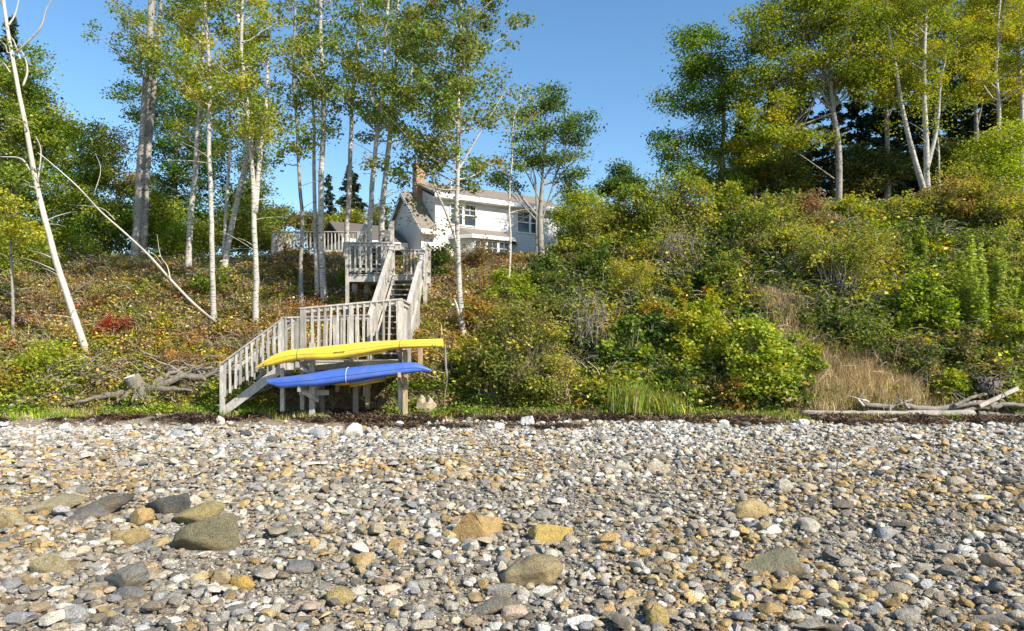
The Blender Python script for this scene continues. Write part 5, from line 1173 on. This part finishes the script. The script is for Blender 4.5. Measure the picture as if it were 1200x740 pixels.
# bay window
g = G(); g.prism([(1.9, 0, z0), (2.6, -.9, z0), (5.0, -.9, z0), (5.7, 0, z0)], (0, 0, 1.85-.3-z0)); hb('bay_wall', g, 'siding')
g = G(); v = [(1.6, 0, 1.68), (2.45, -1.1, 1.68), (5.15, -1.1, 1.68), (6.0, 0, 1.68), (2.3, -.001, 2.2), (5.2, -.001, 2.2), (1.6, 0, 1.6), (2.45, -1.1, 1.6), (5.15, -1.1, 1.6), (6.0, 0, 1.6)]
g.add(v, [(0, 1, 4), (2, 3, 5)]); g.f.setdefault(4, []).append(np.array([(1, 2, 5, 4), (6, 9, 8, 7), (0, 6, 7, 1), (1, 7, 8, 2), (2, 8, 9, 3)])); hb('bay_roof', g, 'shingle')
g = G(); g.box((2.42, -1.14, 1.52), (5.18, -1.102, 1.72)); g.beam((5.17, -1.12, 1.62), (6.03, -.01, 1.62), .035, .2); g.beam((2.43, -1.12, 1.62), (1.57, -.01, 1.62), .035, .2); hb('bay_trim', g, 'trim')
for k in range(3): window(2.75+k*.75, 3.35+k*.75, .75, 1.4, -.9, 2, 2, False)
# low wing and porch roofs at both ends
g = G(); g.box((-3.6, 1.6, z0), (-.01, 5.0, 1.3)); hb('wing_wall', g, 'siding')
g = G(); g.prism([(-3.9, 1.2, 1.15), (-3.9, 3.3, 2.3), (-3.9, 5.4, 1.15), (-3.9, 5.4, 1.3), (-3.9, 3.3, 2.46), (-3.9, 1.2, 1.3)], (3.64, 0, 0)); hb('wing_roof', g, 'shingle_shaded')
g = G(); g.box((-3.92, 1.14, 1.05), (-.28, 1.19, 1.28)); hb('wing_fascia', g, 'trim')
g = G(); g.box((9.03, 1.0, z0), (10.6, 4, 2.0)); hb('side_wall', g, 'siding')
g = G(); g.prism([(9.27, .7, 1.9), (9.27, 2.5, 3.2), (9.27, 4.3, 1.9)], (1.5, 0, 0)); hb('side_roof', g, 'shingle')
# small pavilion left of the house
q = TB(420, 41); q[2] = 5.75
e = empty('garden_pavilion', q, 'low pavilion with a tan hipped roof left of the house', 'pavilion')
g = G()
for sx in (-1.3, 1.3):
    for sy in (-1, 1): g.beam(q+[sx, sy, -.3], q+[sx, sy, 2.0], .12, .12, (0, 1, 0))
g.build('post', 'trim', e)
g = G(); v = [q+[a, b, 2.0] for a, b in ((-1.7, -1.3), (1.7, -1.3), (1.7, 1.3), (-1.7, 1.3))]+[q+[-.3, 0, 2.8], q+[.3, 0, 2.8]]
g.add(v, [(1, 2, 5), (3, 0, 4)]); g.f.setdefault(4, []).append(np.array([(0, 1, 5, 4), (2, 3, 4, 5), (3, 2, 1, 0)])); g.build('roof', 'shingle', e)
g = G(); g.box(q+[-1.7, -1.34, 1.85], q+[1.7, -1.30, 2.0]); g.build('fascia', 'trim', e)

# ------------------------------------------------------------------ light, camera
el = math.radians(36); sx, sy = .80, -.60
w = bpy.data.worlds.new('World'); SC.world = w; w.use_nodes = True; nt = w.node_tree; bg = nt.nodes['Background']
sky = nt.nodes.new('ShaderNodeTexSky'); sky.sky_type = 'NISHITA'; sky.sun_disc = False; sky.sun_elevation = el; sky.sun_rotation = math.atan2(sx, sy)
sky.air_density = 1.0; sky.dust_density = .1; sky.ozone_density = 2.2
hs = nd(nt, 'ShaderNodeHueSaturation', i_Hue=.496, i_Saturation=1.16, i_Value=1.0); nt.links.new(sky.outputs[0], hs.inputs['Color']); nt.links.new(hs.outputs[0], bg.inputs[0]); bg.inputs[1].default_value = .125
sun = bpy.data.lights.new('sun', 'SUN'); sun.energy = 5.0; sun.angle = math.radians(.5); sun.color = (1, .93, .82)
so = bpy.data.objects.new('sun', sun); COL.objects.link(so)
so.rotation_euler = Vector((sx*math.cos(el), sy*math.cos(el), math.sin(el))).to_track_quat('Z', 'Y').to_euler()
cam = bpy.data.cameras.new('camera'); co = bpy.data.objects.new('camera', cam); COL.objects.link(co); SC.camera = co
co.location = (0, 0, EYE); co.rotation_euler = (math.radians(90), 0, 0)
cam.sensor_width = 36; cam.lens = 36*F/1200; cam.clip_end = 2000; cam.clip_start = .05
cam.shift_y = (HOR-370)/1200
SC.view_settings.view_transform = 'Standard'; SC.view_settings.look = 'None'; SC.view_settings.gamma = 1; SC.view_settings.exposure = .75
SC.cycles.use_denoising = True
SC.cycles.max_bounces = 6; SC.cycles.diffuse_bounces = 3; SC.cycles.glossy_bounces = 2; SC.cycles.transmission_bounces = 4; SC.cycles.transparent_max_bounces = 4
